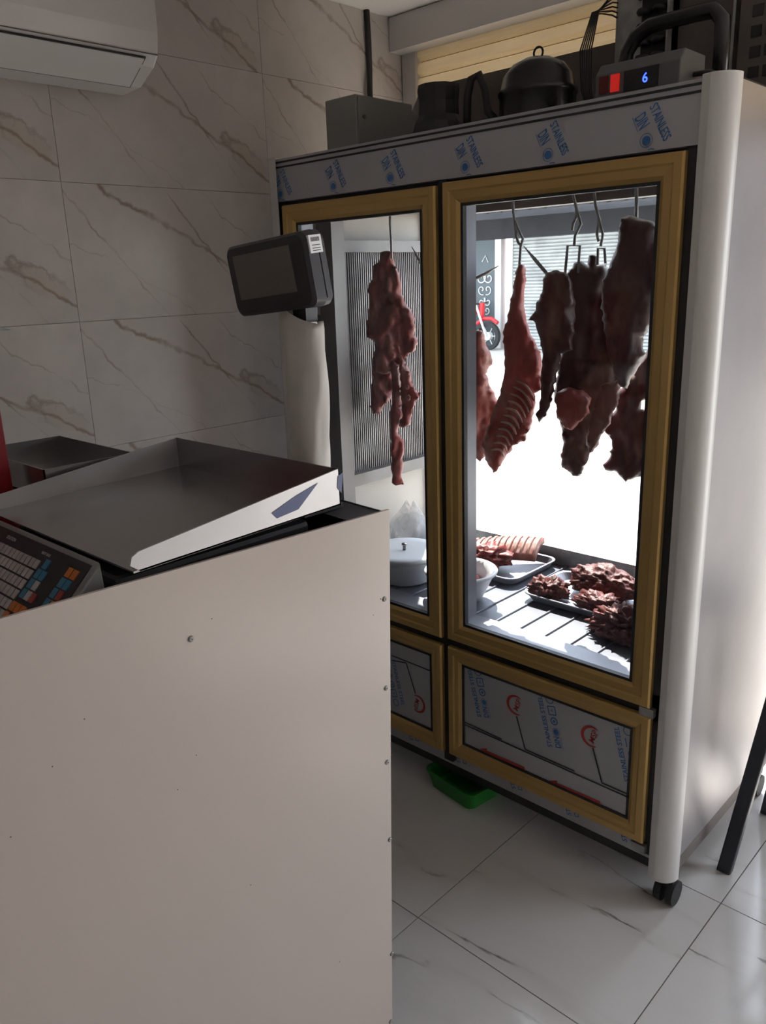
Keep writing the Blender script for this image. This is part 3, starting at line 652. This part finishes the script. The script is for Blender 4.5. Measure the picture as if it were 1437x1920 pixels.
# pole and display head
px_, py_ = 1.075, -.825
MB().box(px_-.018, px_+.018, py_-.014, py_+.014, 1.294, 1.70).build('pole', 'dark_plastic', sc_)
MB().box(px_-.05, px_+.05, -.898, -.80, 1.2845, 1.294).build('pole_base', 'black', sc_)
wr = MB(); n = 20; lv = 26; vs = []; fs = []
for i in range(lv+1):
    z = 1.30+(1.652-1.30)*i/lv
    for k in range(n):
        a = 2*math.pi*k/n; p = 2.6
        ca, sa = math.cos(a), math.sin(a); r = 1/((abs(ca)**p+abs(sa)**p)**(1/p))
        wob = 1+.06*math.sin(3*a+z*17)+.04*math.sin(7*a-z*31)
        w = (.040+.008*(i/lv)) if i < lv-1 else .046
        zz = z+(.018*ca*-1 if i == lv else 0)
        vs.append((px_-.008+ca*r*w*wob+.01*(z-1.5), py_+sa*r*.028*wob, zz))
for i in range(lv):
    for k in range(n): fs.append((i*n+k, i*n+(k+1) % n, (i+1)*n+(k+1) % n, (i+1)*n+k))
wr.add(vs, fs).build('pole_wrap', 'paper', sc_, True)
hc = np.array([1.030, -.845, 1.722]); th_ = math.radians(5); hx = np.array([math.cos(th_), .04, math.sin(th_)]); hx /= np.linalg.norm(hx); hz = np.array([-math.sin(th_)*.9, -.10, 1.0]); hz -= hx*np.dot(hx, hz); hz /= np.linalg.norm(hz); hy = np.cross(hz, hx)
hb = MB(); w2, h2, d2 = .112, .066, .026
def rr(w, h, r, n=6):
    o = []
    for cx, cz, a0 in ((w-r, h-r, 0), (-w+r, h-r, 90), (-w+r, -h+r, 180), (w-r, -h+r, 270)):
        for i in range(n+1): a = math.radians(a0+90*i/n); o.append((cx+r*math.cos(a), cz+r*math.sin(a)))
    return o
sec = [(-d2, .93, .90), (-d2+.006, .98, .97), (0, 1, 1), (d2-.008, .98, .98), (d2, .93, .93)]; n = 28
for d, fx, fz in sec:
    for (a, b) in rr(w2*fx, h2*fz, .016): hb.v.append(tuple(hc+hx*a+hz*b+hy*d))
for i in range(len(sec)-1):
    for k in range(n): hb.f.append((i*n+k, i*n+(k+1) % n, (i+1)*n+(k+1) % n, (i+1)*n+k))
hb.f += [tuple(range(n))[::-1], tuple(range((len(sec)-1)*n, len(sec)*n))]
hd_ = hb.build('display_head', 'dark_plastic', sc_)
MB().obox(hc-hy*(d2+.0005)+hz*.006-hx*.008, hx*.078, hy*.0015, hz*.040).build('display_screen', 'screen', hd_)
MB().obox(hc+hx*(w2+.0002)+hy*.004, hx*.0008, hy*.0008, hz*.052).build('case_seam', 'black', hd_)
st = MB().obox(hc+hx*(w2*.993)+hz*.040-hy*.004, hx*.0025, hy*.015, hz*.015).build('sticker', 'white_plastic', hd_)
mb = MB(); sO = hc+hx*(w2*.993+.003)+hz*.040-hy*.004
for k in range(9): stroke(mb, sO+hy*(-.010+.0024*k)+hz*.004, sO+hy*(-.010+.0024*k)+hz*.011, .0012, hx)
for z in (-.002, -.007, -.011): stroke(mb, sO+hy*-.010+hz*z, sO+hy*.010+hz*z, .0012, hx)
mb.build('barcode', 'black_ink', hd_)
# ------------------------------------------------------------------ other things on the counter
tr = thing('steel_tray', (.46, -1.06, 1.15), 'stained steel tray behind the weighing pan, against the marble wall', 'tray')
mb = MB(); sheet(mb, (.285, -1.165, 1.30), (.64, -1.165, 1.30), (.64, -.962, 1.30), (.285, -.962, 1.30), (0, 0, .003)); tp = mb.build('tray_bottom', 'dark_steel', tr)
for q in (((.285, -.962), (.64, -.962)), ((.285, -1.165), (.285, -.962)), ((.64, -1.165), (.64, -.962)), ((.285, -1.165), (.64, -1.165))):
    (xa, ya), (xb, yb) = q; t = (0, -.003, 0) if ya == yb and ya > -1 else (0, .003, 0) if ya == yb else (.003, 0, 0) if xa < .4 else (-.003, 0, 0)
    mb = MB(); sheet(mb, (xa, ya, 1.30), (xb, yb, 1.30), (xb, yb, 1.362), (xa, ya, 1.362), t); mb.build('tray_wall', 'dark_steel', tr)
MB().box(.32, .60, -1.14, -.99, 1.151, 1.30).build('riser', 'black', tr)
rb = thing('red_stand', (.4, -1.3, 1.15), 'dark red upright board beside the scale', 'stand')
MB().box(.505, .525, -1.50, -1.185, 1.151, 1.62).build('board', 'red', rb, bevel=.002)
MB().box(.44, .59, -1.48, -1.20, 1.151, 1.165).build('foot', 'red', rb)
mb = MB(); T = [hit(u, v, 0, XW+.0005) for u, v in ((-60, 608), (0, 613), (20, 618.5), (0, 621), (-60, 622))]; mb.prism(T, (.006, 0, 0))
kn = tag(mb.build('steel_strip', 'galv'), 'small pointed grey steel strip on the marble wall', 'strip')
# ------------------------------------------------------------------ green basket, stool
gb = thing('plastic_basket', (.73, .06, 0), 'shallow green plastic basket on the floor under the cabinet', 'basket')
ga = math.radians(-8)
def GB(x, y, z): return (.728+x*math.cos(ga)-y*math.sin(ga), .085+x*math.sin(ga)+y*math.cos(ga), z)
mb = MB(); ro = rr(.112, .088, .03); ri = rr(.100, .076, .026); n = len(ro)
lay = [(ri, .001), (ro, .060), ([(a*1.05, b*1.05) for a, b in ro], .062), ([(a*1.05, b*1.05) for a, b in ro], .066), ([(a*.97, b*.97) for a, b in ro], .066), ([(a*.96, b*.96) for a, b in ri], .005)]
for l, z in lay:
    for a, b in l: mb.v.append(GB(a, b, z))
for i in range(len(lay)-1):
    for k in range(n): mb.f.append((i*n+k, i*n+(k+1) % n, (i+1)*n+(k+1) % n, (i+1)*n+k))
mb.f += [tuple(range(n))[::-1], tuple(range((len(lay)-1)*n, len(lay)*n))]
mb.build('basket_body', 'green', gb)
stl = thing('bar_stool', (1.74, .44, 0), 'dark metal bar stool standing beside the meat cabinet', 'stool')
for sx, sy in ((-1, -1), (-1, 1), (1, -1), (1, 1)):
    xb, yb = 1.745+sx*.195, .44+sy*.175; xt, yt = 1.745+sx*.10, .44+sy*.12
    pth = [(xb+(xt-xb)*f, yb+(yt-yb)*f, .76*f) for f in (0, .25, .5, .75, .92, 1)]; pth[-1] = (xt-sx*.03, yt, .755)
    mb = MB(); vs = []
    for p in pth:
        for dx, dy in ((-.020, -.013), (.020, -.013), (.020, .013), (-.020, .013)): vs.append((p[0]+dx, p[1]+dy, p[2]+.0005))
    fs = [(i*4+k, i*4+(k+1) % 4, i*4+4+(k+1) % 4, i*4+4+k) for i in range(5) for k in range(4)]+[(3, 2, 1, 0), (20, 21, 22, 23)]
    mb.add(vs, fs).build('leg', 'chair', stl, bevel=.004)
for (a, b) in (((-1, -1), (1, -1)), ((-1, 1), (1, 1)), ((-1, -1), (-1, 1)), ((1, -1), (1, 1))):
    f = .68; q = [(1.745+s[0]*(.195-.095*f), .44+s[1]*(.175-.055*f), .76*f) for s in (a, b)]; MB().tube(q, .011, 8).build('stretcher', 'chair', stl)
MB().lathe((1.745, .44, .755), [(.17, 0), (.18, .01), (.18, .03), (.165, .04), (0, .042)], 32).build('seat', 'chair', stl)
# ------------------------------------------------------------------ meat
def facing(A):
    n = np.array([CAM[0]-A[0], CAM[1]-A[1], 0]); n /= np.linalg.norm(n); return n, np.array([-n[1], n[0], 0])
def blob(name, px, y, T, mat, parent=None, seed=0, rag=.007, h=.0085, rough=1.0):
    c = np.mean(np.array(px), axis=0); A = hit(c[0], c[1], 1, y); n, e = facing(A)
    P2 = []
    for u, v in px: w = hp(u, v, A, n)-A; P2.append((np.dot(w, e), w[2]))
    B = []
    for i in range(len(P2)):
        a, b = np.array(P2[i]), np.array(P2[(i+1) % len(P2)]); k = max(1, int(np.linalg.norm(b-a)/h))
        for j in range(k):
            q = a+(b-a)*j/k; s = noise.noise_vector((q[0]*60+seed, q[1]*60, seed)); B.append((q[0]+s[0]*rag, q[1]+s[1]*rag))
    Bn = np.array(B); lo = Bn.min(0); hi = Bn.max(0); pts = [Vector(q) for q in B]; E = [(i, (i+1) % len(B)) for i in range(len(B))]
    def inside(x, z):
        r = False; j = len(B)-1
        for i in range(len(B)):
            if (B[i][1] > z) != (B[j][1] > z) and x < (B[j][0]-B[i][0])*(z-B[i][1])/(B[j][1]-B[i][1])+B[i][0]: r = not r
            j = i
        return r
    gx = np.arange(lo[0], hi[0], h); gz = np.arange(lo[1], hi[1], h*.87)
    for j, z in enumerate(gz):
        for x in gx:
            xx = x+(h/2 if j % 2 else 0)+random.uniform(-.1, .1)*h
            if inside(xx, z) and np.min((Bn[:, 0]-xx)**2+(Bn[:, 1]-z)**2) > (h*.55)**2: pts.append(Vector((xx, z)))
    V2, _, F2, ov, _, _ = delaunay_2d_cdt(pts, E, [], 1, 1e-6)
    V2 = [np.array(v) for v in V2]; bset = set()
    for i, o in enumerate(ov):
        if any(k < len(B) for k in o): bset.add(i)
    vs = []; back = {}
    mb = MB()
    for i, q in enumerate(V2):
        dist = math.sqrt(np.min((Bn[:, 0]-q[0])**2+(Bn[:, 1]-q[1])**2)) if i not in bset else 0
        f = min(1, dist/(T*1.1)); t = T*math.sqrt(max(0, 1-(1-f)**2))
        pos = A+e*q[0]+np.array([0, 0, q[1]])
        nz = rough*(noise.fractal((pos[0]*22+seed, pos[1]*22, pos[2]*13), 1, 2, 4)*.020+noise.noise((pos[0]*11, pos[1]*11+seed, pos[2]*7))*.018)
        vs.append(pos+n*(t+(nz if i not in bset else 0)*min(1, t/.012)))
    nb = len(vs)
    for i, q in enumerate(V2):
        if i in bset: back[i] = i; continue
        dist = math.sqrt(np.min((Bn[:, 0]-q[0])**2+(Bn[:, 1]-q[1])**2)); f = min(1, dist/(T*1.1)); t = T*math.sqrt(max(0, 1-(1-f)**2))
        pos = A+e*q[0]+np.array([0, 0, q[1]]); back[i] = len(vs)
        vs.append(pos-n*t*(1+.25*noise.noise((pos[0]*14, pos[2]*14, seed))))
    mb.add(vs, [tuple(f) for f in F2]+[tuple(back[i] for i in f)[::-1] for f in F2])
    return mb.build(name, mat, parent, True)
def Z4(l): return [(840+x/2.994, 300+y/2.994) for x, y in l]
def Z3(l): return [(480+x/3.7816, 260+y/3.7816) for x, y in l]
grpm = 'pieces of meat hanging in the cabinet'; lump_later = []
def Z8(l): return [(680+x/5.647, 680+y/5.647) for x, y in l]
G = thing('hanging_meat', hit(740, 690, 1, .36), 'long ragged strip of red meat hanging before the cooling coil', 'meat', grpm)
blob('flesh', Z3([(890,805),(930,795),(975,800),(985,900),(1020,980),(1035,1090),(1060,1160),(1110,1230),(1130,1310),(1130,1390),(1150,1430),(1140,1490),(1100,1520),(1070,1545),(1050,1620),(980,1660),(900,1680),(830,1640),(825,1560),(845,1500),(835,1440),(790,1400),(785,1320),(800,1240),(810,1110),(795,1090),(795,1040),(830,980),(830,900),(870,870)]), .36, .032, 'meat_red', G, 3, rough=1.5)
blob('flesh', Z8([(105,-60),(250,-60),(320,60),(330,250),(300,380),(230,470),(180,545),(110,540),(85,470),(90,330),(105,200)]), .35, .022, 'meat_red', G, 5, rough=1.4)
blob('flesh', Z8([(300,-40),(385,20),(400,200),(420,330),(410,470),(425,560),(400,640),(370,720),(400,780),(440,830),(445,940),(420,1020),(435,1100),(410,1180),(435,1290),(350,1300),(310,1270),(320,1190),(300,1130),(310,1050),(300,950),(300,830),(290,700),(285,560),(320,400),(310,200)]), .355, .018, 'meat_red', G, 7, rag=.004)
blob('flesh', Z8([(390,-60),(470,20),(515,110),(520,220),(570,290),(615,320),(600,370),(565,420),(530,480),(520,560),(490,660),(440,680),(380,670),(420,560),(425,440),(400,330),(400,150)]), .37, .018, 'meat_red', G, 9, rough=1.3)
for u, v, r in ((765, 699, .006), (764, 726, .007), (766, 746, .008)):
    c_ = hit(u, v, 1, .352); lump_later.append((c_, r))
A_ = thing('hanging_carcass', hit(975, 700, 1, .36), 'lamb carcass half with leg and bare ribs on a hook', 'meat', grpm)
blob('flesh', [(972,497),(984,497),(988,507),(984,545),(984,585),(990,612),(1003,635),(1013,660),(1017,690),(1015,730),(1004,738),(1003,760),(998,790),(990,815),(985,825),(962,838),(945,860),(940,872),(927,887),(915,870),(908,850),(903,836),(915,800),(925,770),(937,740),(947,700),(946,660),(943,630),(947,608),(957,580),(963,540),(967,510)], .36, .034, 'meat_bright', A_, 11)
from mathutils.bvhtree import BVHTree
fo = A_.children[0]; bv = BVHTree.FromPolygons([v.co for v in fo.data.vertices], [tuple(p.vertices) for p in fo.data.polygons])
def onflesh(u, v, off):
    d = Vector(ray(u, v)).normalized(); r = bv.ray_cast(Vector(CAM), d)
    return None if r[0] is None else np.array(r[0]-d*off)
for k in range(11):
    t = k/10; a = np.array((966-44*t, 712+132*t)); b = np.array((1003-58*t, 752+104*t)); q = []
    for f in [i/7 for i in range(8)]:
        p = a+(b-a)*f+np.array((4, -7))*math.sin(math.pi*f); h_ = onflesh(p[0], p[1], .0025*math.sin(math.pi*min(max(f, .08), .92)))
        if h_ is not None: q.append(h_)
    if len(q) > 3: MB().tube(q, [.0022]+[.0042]*(len(q)-2)+[.0022], 6).build('rib', 'fat', A_, True)
tag(blob('hanging_meat', [(901,612),(907,624),(912,647),(920,661),(925,677),(920,689),(912,701),(917,717),(930,744),(940,758),(948,775),(938,795),(928,805),(920,830),(910,855),(900,866),(885,850),(870,800),(862,740),(866,690),(880,640)], .50, .04, 'meat_pale', None, 21), 'pale brown cut of meat hanging behind the door divider', 'meat', grpm)
C_ = blob('hanging_meat', Z4([(560,625),(600,613),(650,620),(690,660),(710,760),(715,900),(700,1070),(640,1085),(625,1170),(600,1260),(590,1340),(555,1430),(515,1478),(498,1432),(510,1400),(520,1300),(530,1150),(530,1060),(518,1040),(520,1000),(500,940),(490,910),(455,900),(475,880),(490,850),(500,800),(535,720),(528,690),(545,640)]), .275, .035, 'meat_dark', None, 31)
tag(C_, 'dark brown flank of meat with a long thin tail beside the lamb carcass', 'meat', grpm)
D_ = blob('hanging_meat', Z4([(660,640),(720,570),(752,565),(785,600),(790,540),(815,530),(838,540),(850,585),(885,580),(910,640),(960,800),(990,1000),(985,1180),(975,1270),(950,1370),(905,1477)]) + [(1134,790),(1119,822),(1107,850),(1094,884),(1087,895),(1074,893),(1054,874),(1052,857),(1057,830),(1053,804)] + Z4([(620,1450),(598,1330),(605,1250),(640,1080),(680,900),(670,740)]), .415, .045, 'meat_dark', None, 41)
tag(D_, 'large dark leg of meat with a reddish lower end on a link hook', 'meat', grpm)
tag(blob('hanging_meat', Z4([(610,1300),(680,1280),(760,1290),(800,1340),(790,1420),(740,1480),(700,1520),(650,1500),(610,1430),(598,1360)]), .31, .03, 'meat_bright', None, 47), 'bright red rounded lobe of meat below the dark leg', 'meat', grpm)
tag(blob('hanging_meat', Z4([(860,1260),(960,1232),(975,1270),(955,1360),(905,1475),(860,1560),(820,1640),(790,1640),(775,1560),(800,1460),(830,1350)]), .30, .022, 'meat_pale', None, 49), 'pale bony shank piece hanging beside the dark leg', 'meat', grpm)
E_ = blob('hanging_meat', Z4([(970,330),(990,315),(1025,308),(1090,330),(1165,345),(1185,430),(1205,500),(1208,620),(1175,640),(1168,665),(1205,680),(1195,800),(1160,870),(1125,960),(1090,1030),(1110,1090),(1060,1180),(1000,1290),(960,1260),(900,1100),(870,900),(860,720),(890,620),(940,520),(960,420)]), .30, .055, 'meat_dark', None, 51)
tag(E_, 'big dark shoulder of meat hanging on a straight rod', 'meat', grpm)
F_ = blob('hanging_meat', Z4([(1110,1090),(1175,960),(1215,900),(1215,1310),(1180,1320),(1165,1330),(1085,1352),(1090,1400),(1160,1395),(1200,1400),(1210,1700)]) + [(1238,870),(1222,938),(1212,906),(1203,892),(1172,902),(1160,887),(1134,880),(1132,870),(1144,857),(1142,847),(1149,840),(1147,823),(1134,808),(1140,785)] + Z4([(940,1400),(960,1290),(1040,1190)]), .58, .04, 'meat_dark', None, 61)
tag(F_, 'broad dark sheet of meat hanging behind the big shoulder', 'meat', grpm)
# hooks
def hook(paths, y, label, r=.0042, mat='galv'):
    A = hit(*paths[0][0], 1, y); n, e = facing(A); mb = MB()
    for p in paths:
        q = [hp(u, v, A, n) for u, v in p]; mb.tube(q, r if len(p) != 2 else [r*1.3, r*.5], 6)
    o = mb.build('meat_hook', mat, None, True); return tag(o, label, 'hook', 'steel meat hooks in the cabinet')
hook([[(962,372),(963,395),(965,412),(975,436),(981,448),(977,462),(975,490),(974,520),(972,545)], [(966,412),(968,440),(972,455),(979,462)]], .35, 'twisted steel hook holding the lamb carcass')
hook([[(1074,345),(1075,365),(1081,388),(1082,405),(1075,420),(1074,432)], [(1080,386),(1090,420),(1079,442),(1077,460)], [(1060,512),(1065,461),(1088,461),(1084,512)]], .35, 'steel hook with a rectangular link holding the dark flank')
hook([[(1115,362),(1117,385),(1124,410),(1120,440),(1123,453)], [(1123,408),(1131,440),(1127,462)], [(1121,497),(1122,466),(1134,466),(1136,494)]], .35, 'steel hook with a small link beside the big shoulder')
hook([[(1194,318),(1194,350),(1194,380),(1194,412)]], .35, 'straight steel rod holding the big shoulder', .0048)
hook([[(732,385),(732,420),(734,450),(735,485)]], .35, 'straight steel rod holding the long ragged strip', .0048)
hook([[(1040,528),(1025,512),(1003,486),(982,461)]], .34, 'pointed steel spike beside the lamb carcass hook', [.006, .006, .006, .001])
hook([[(868,533),(895,521),(915,511),(936,498)]], .42, 'pointed steel spike behind the door divider', [.006, .006, .006, .001])
hook([[(830,545),(805,515),(788,490),(772,462)]], .35, 'pointed steel spike beside the cooling coil', [.006, .006, .006, .001])
# ------------------------------------------------------------------ on the deck
ZD = .6425
def tray(name, x0, x1, y0, y1, label):
    o = thing(name, ((x0+x1)/2, (y0+y1)/2, ZD), label, 'tray'); mb = MB(); cx, cy = (x0+x1)/2, (y0+y1)/2; w, h = (x1-x0)/2, (y1-y0)/2
    a = rr(w*.92, h*.92, .03); b = rr(w, h, .04); n = len(a); lay = [(a, 0), (b, .022), (rr(w+.006, h+.006, .044), .024), (rr(w+.006, h+.006, .044), .028), (rr(w-.003, h-.003, .038), .027), (rr(w*.90, h*.90, .03), .004)]
    for l, z in lay:
        for p, q in l: mb.v.append((cx+p, cy+q, ZD+z))
    for i in range(len(lay)-1):
        for k in range(n): mb.f.append((i*n+k, i*n+(k+1) % n, (i+1)*n+(k+1) % n, (i+1)*n+k))
    mb.f += [tuple(range(n))[::-1], tuple(range((len(lay)-1)*n, len(lay)*n))]; mb.build('tray_body', 'lilac_steel', o); return o
tray('meat_tray', .785, 1.285, .33, .60, 'shallow oval-cornered steel tray heaped with minced meat')
tray('meat_tray', .40, .70, .40, .69, 'shallow steel tray under the rack of ribs')
def lump(name, c, r, mat, seed, amp=.25, fine=.12, parent=None, sub=4, flat=True):
    bm = bmesh.new(); bmesh.ops.create_icosphere(bm, subdivisions=sub, radius=1)
    for v in bm.verts:
        p = v.co.copy(); f = 1+amp*noise.noise(p*1.7+Vector((seed, 0, 0)))+fine*noise.fractal(p*5+Vector((0, seed, 0)), 1, 2, 4)+(.035*noise.noise(p*19) if mat == 'mince' else 0)
        q = p*f; v.co = Vector((c[0]+q[0]*r[0], c[1]+q[1]*r[1], max(c[2]+q[2]*r[2], c[2]-r[2]*.55 if flat else -9)))
    mb = MB(); mb.v = [tuple(v.co) for v in bm.verts]; mb.f = [tuple(v.index for v in f.verts) for f in bm.faces]; bm.free()
    return mb.build(name, mat, parent, True)
for i_, (c_, r) in enumerate(lump_later): lump('fat_knob', c_, (r, r, r*1.3), 'meat_pale', 70+i_, .3, .3, G, 3, False)
gm = 'heaps of meat on the steel tray'
tag(lump('minced_meat', (.985, .515, ZD+.050), (.115, .072, .058), 'mince', 1, .18, .2, None, 5), 'smooth large mound of minced meat at the back of the tray', 'meat', gm)
tag(lump('minced_meat', (1.205, .525, ZD+.045), (.08, .065, .05), 'mince', 5, .2, .25, None, 5), 'mound of minced meat beside the largest mound', 'meat', gm)
tag(lump('meat_pieces', (.85, .395, ZD+.034), (.068, .048, .038), 'mince', 8, .35, .5), 'ragged meat scraps at the tray corner facing the bowl', 'meat', gm)
tag(lump('meat_pieces', (1.04, .385, ZD+.032), (.08, .043, .034), 'mince', 12, .35, .55), 'small heap of meat scraps in front of the large mound', 'meat', gm)
tag(lump('meat_pieces', (1.20, .27, ZD+.030), (.11, .06, .055), 'mince', 15, .3, .45, None, 5), 'loose heap of meat scraps spilling off the tray front', 'meat', gm)
rk = thing('rib_rack', (.52, .52, ZD+.02), 'rack of ribs with pale bones lying on a steel tray', 'meat')
lump('flesh', (.50, .50, ZD+.046), (.10, .085, .042), 'meat_red', 22, .35, .5, rk)
rq = MB(); NX, NY = 22, 12; vs = []; fs = []
def rackpt(s, t, o=0):  # slanted sheet of ribs leaning on the flesh
    x = .46+.20*s; y = .43+.17*s+.11*t; z = ZD+.034+.058*math.sin(math.pi*(.10+.50*t))+.010*math.sin(s*3)
    return np.array((x-.03*t, y, z+o))
for i in range(NX+1):
    for j in range(NY+1): vs.append(rackpt(i/NX, j/NY, .004*noise.noise((i*.9, j*.7, 3))))
for i in range(NX+1):
    for j in range(NY+1): vs.append(rackpt(i/NX, j/NY, -.022))
K = (NX+1)*(NY+1)
for i in range(NX):
    for j in range(NY):
        a, b, c, d = i*(NY+1)+j, (i+1)*(NY+1)+j, (i+1)*(NY+1)+j+1, i*(NY+1)+j+1; fs += [(a, b, c, d), (K+d, K+c, K+b, K+a)]
for j in range(NY): fs += [(j, j+1, K+j+1, K+j), (NX*(NY+1)+j+1, NX*(NY+1)+j, K+NX*(NY+1)+j, K+NX*(NY+1)+j+1)]
for i in range(NX): a, b = i*(NY+1), (i+1)*(NY+1); fs += [(a, K+a, K+b, b), (b+NY, K+b+NY, K+a+NY, a+NY)]
rq.add(vs, fs).build('rib_sheet', 'meat_pale', rk, True)
for k in range(11):
    s = .04+k*.092; MB().tube([rackpt(s, t, .003) for t in (0, .2, .4, .6, .8, 1)], [.002, .0045, .005, .005, .0045, .002], 6).build('rib_bone', 'fat', rk, True)
# bowls and bags
bw = thing('plastic_bowl', (.63, .175, ZD), 'open white plastic bowl with a rolled rim behind the door divider', 'bowl')
MB().lathe((.612, .215, ZD), [(.070, 0), (.082, .02), (.105, .07), (.115, .092), (.124, .094), (.126, .100), (.122, .105), (.112, .102), (.100, .072), (.076, .02), (0, .010)], 40).build('bowl_body', 'white_plastic', bw, True)
lump('bowl_contents', (.612, .215, ZD+.045), (.088, .088, .02), 'meat_red', 33, .15, .2, bw, 3)
tb = thing('lidded_tub', (.33, .25, ZD), 'white plastic tub closed with a flat lid and small knob', 'tub')
MB().lathe((.325, .245, ZD), [(.105, 0), (.115, .01), (.128, .06), (.130, .065), (.134, .10), (0, .10)], 40).build('tub_body', 'white_plastic', tb, True)
MB().lathe((.325, .245, ZD+.10), [(.139, -.012), (.141, 0), (.138, .006), (.10, .004), (0, .003)], 40).build('lid', 'white_plastic', tb, True)
MB().lathe((.325, .245, ZD+.103), [(.006, 0), (.006, .018), (.010, .02), (.010, .026), (0, .027)], 12).build('knob', 'dark_steel', tb, True)
def bag(c, r, h, seed, label):
    mb = MB(); n, lv = 26, 16; vs = []
    for i in range(lv+1):
        t = i/lv; rad = (1-.15*t) if t < .5 else max(.08, .925-1.55*(t-.5)**1.1)
        for k in range(n):
            a = 2*math.pi*k/n; w = 1+.18*noise.noise((3*math.cos(a)+seed, 3*math.sin(a), t*4))+.10*math.sin(5*a+seed+t*5)*t
            vs.append((c[0]+r[0]*rad*w*math.cos(a)+.02*t*math.sin(seed), c[1]+r[1]*rad*w*math.sin(a), c[2]+h*t*(1+.1*math.sin(2*a+seed))))
    mb.add(vs, [(i*n+k, i*n+(k+1) % n, (i+1)*n+(k+1) % n, (i+1)*n+k) for i in range(lv) for k in range(n)]+[tuple(range(n))[::-1]])
    o = mb.build('plastic_bag', 'bag', None, True); tag(o, label, 'bag', 'plastic bags in the cabinet'); return o
bag((.14, .47, ZD), (.085, .085, 1), .20, 1.0, 'peaked clear plastic bag leaning on the cream inner wall')
bag((.25, .62, ZD), (.08, .07, 1), .17, 4.0, 'crumpled clear plastic bag behind the lidded tub')
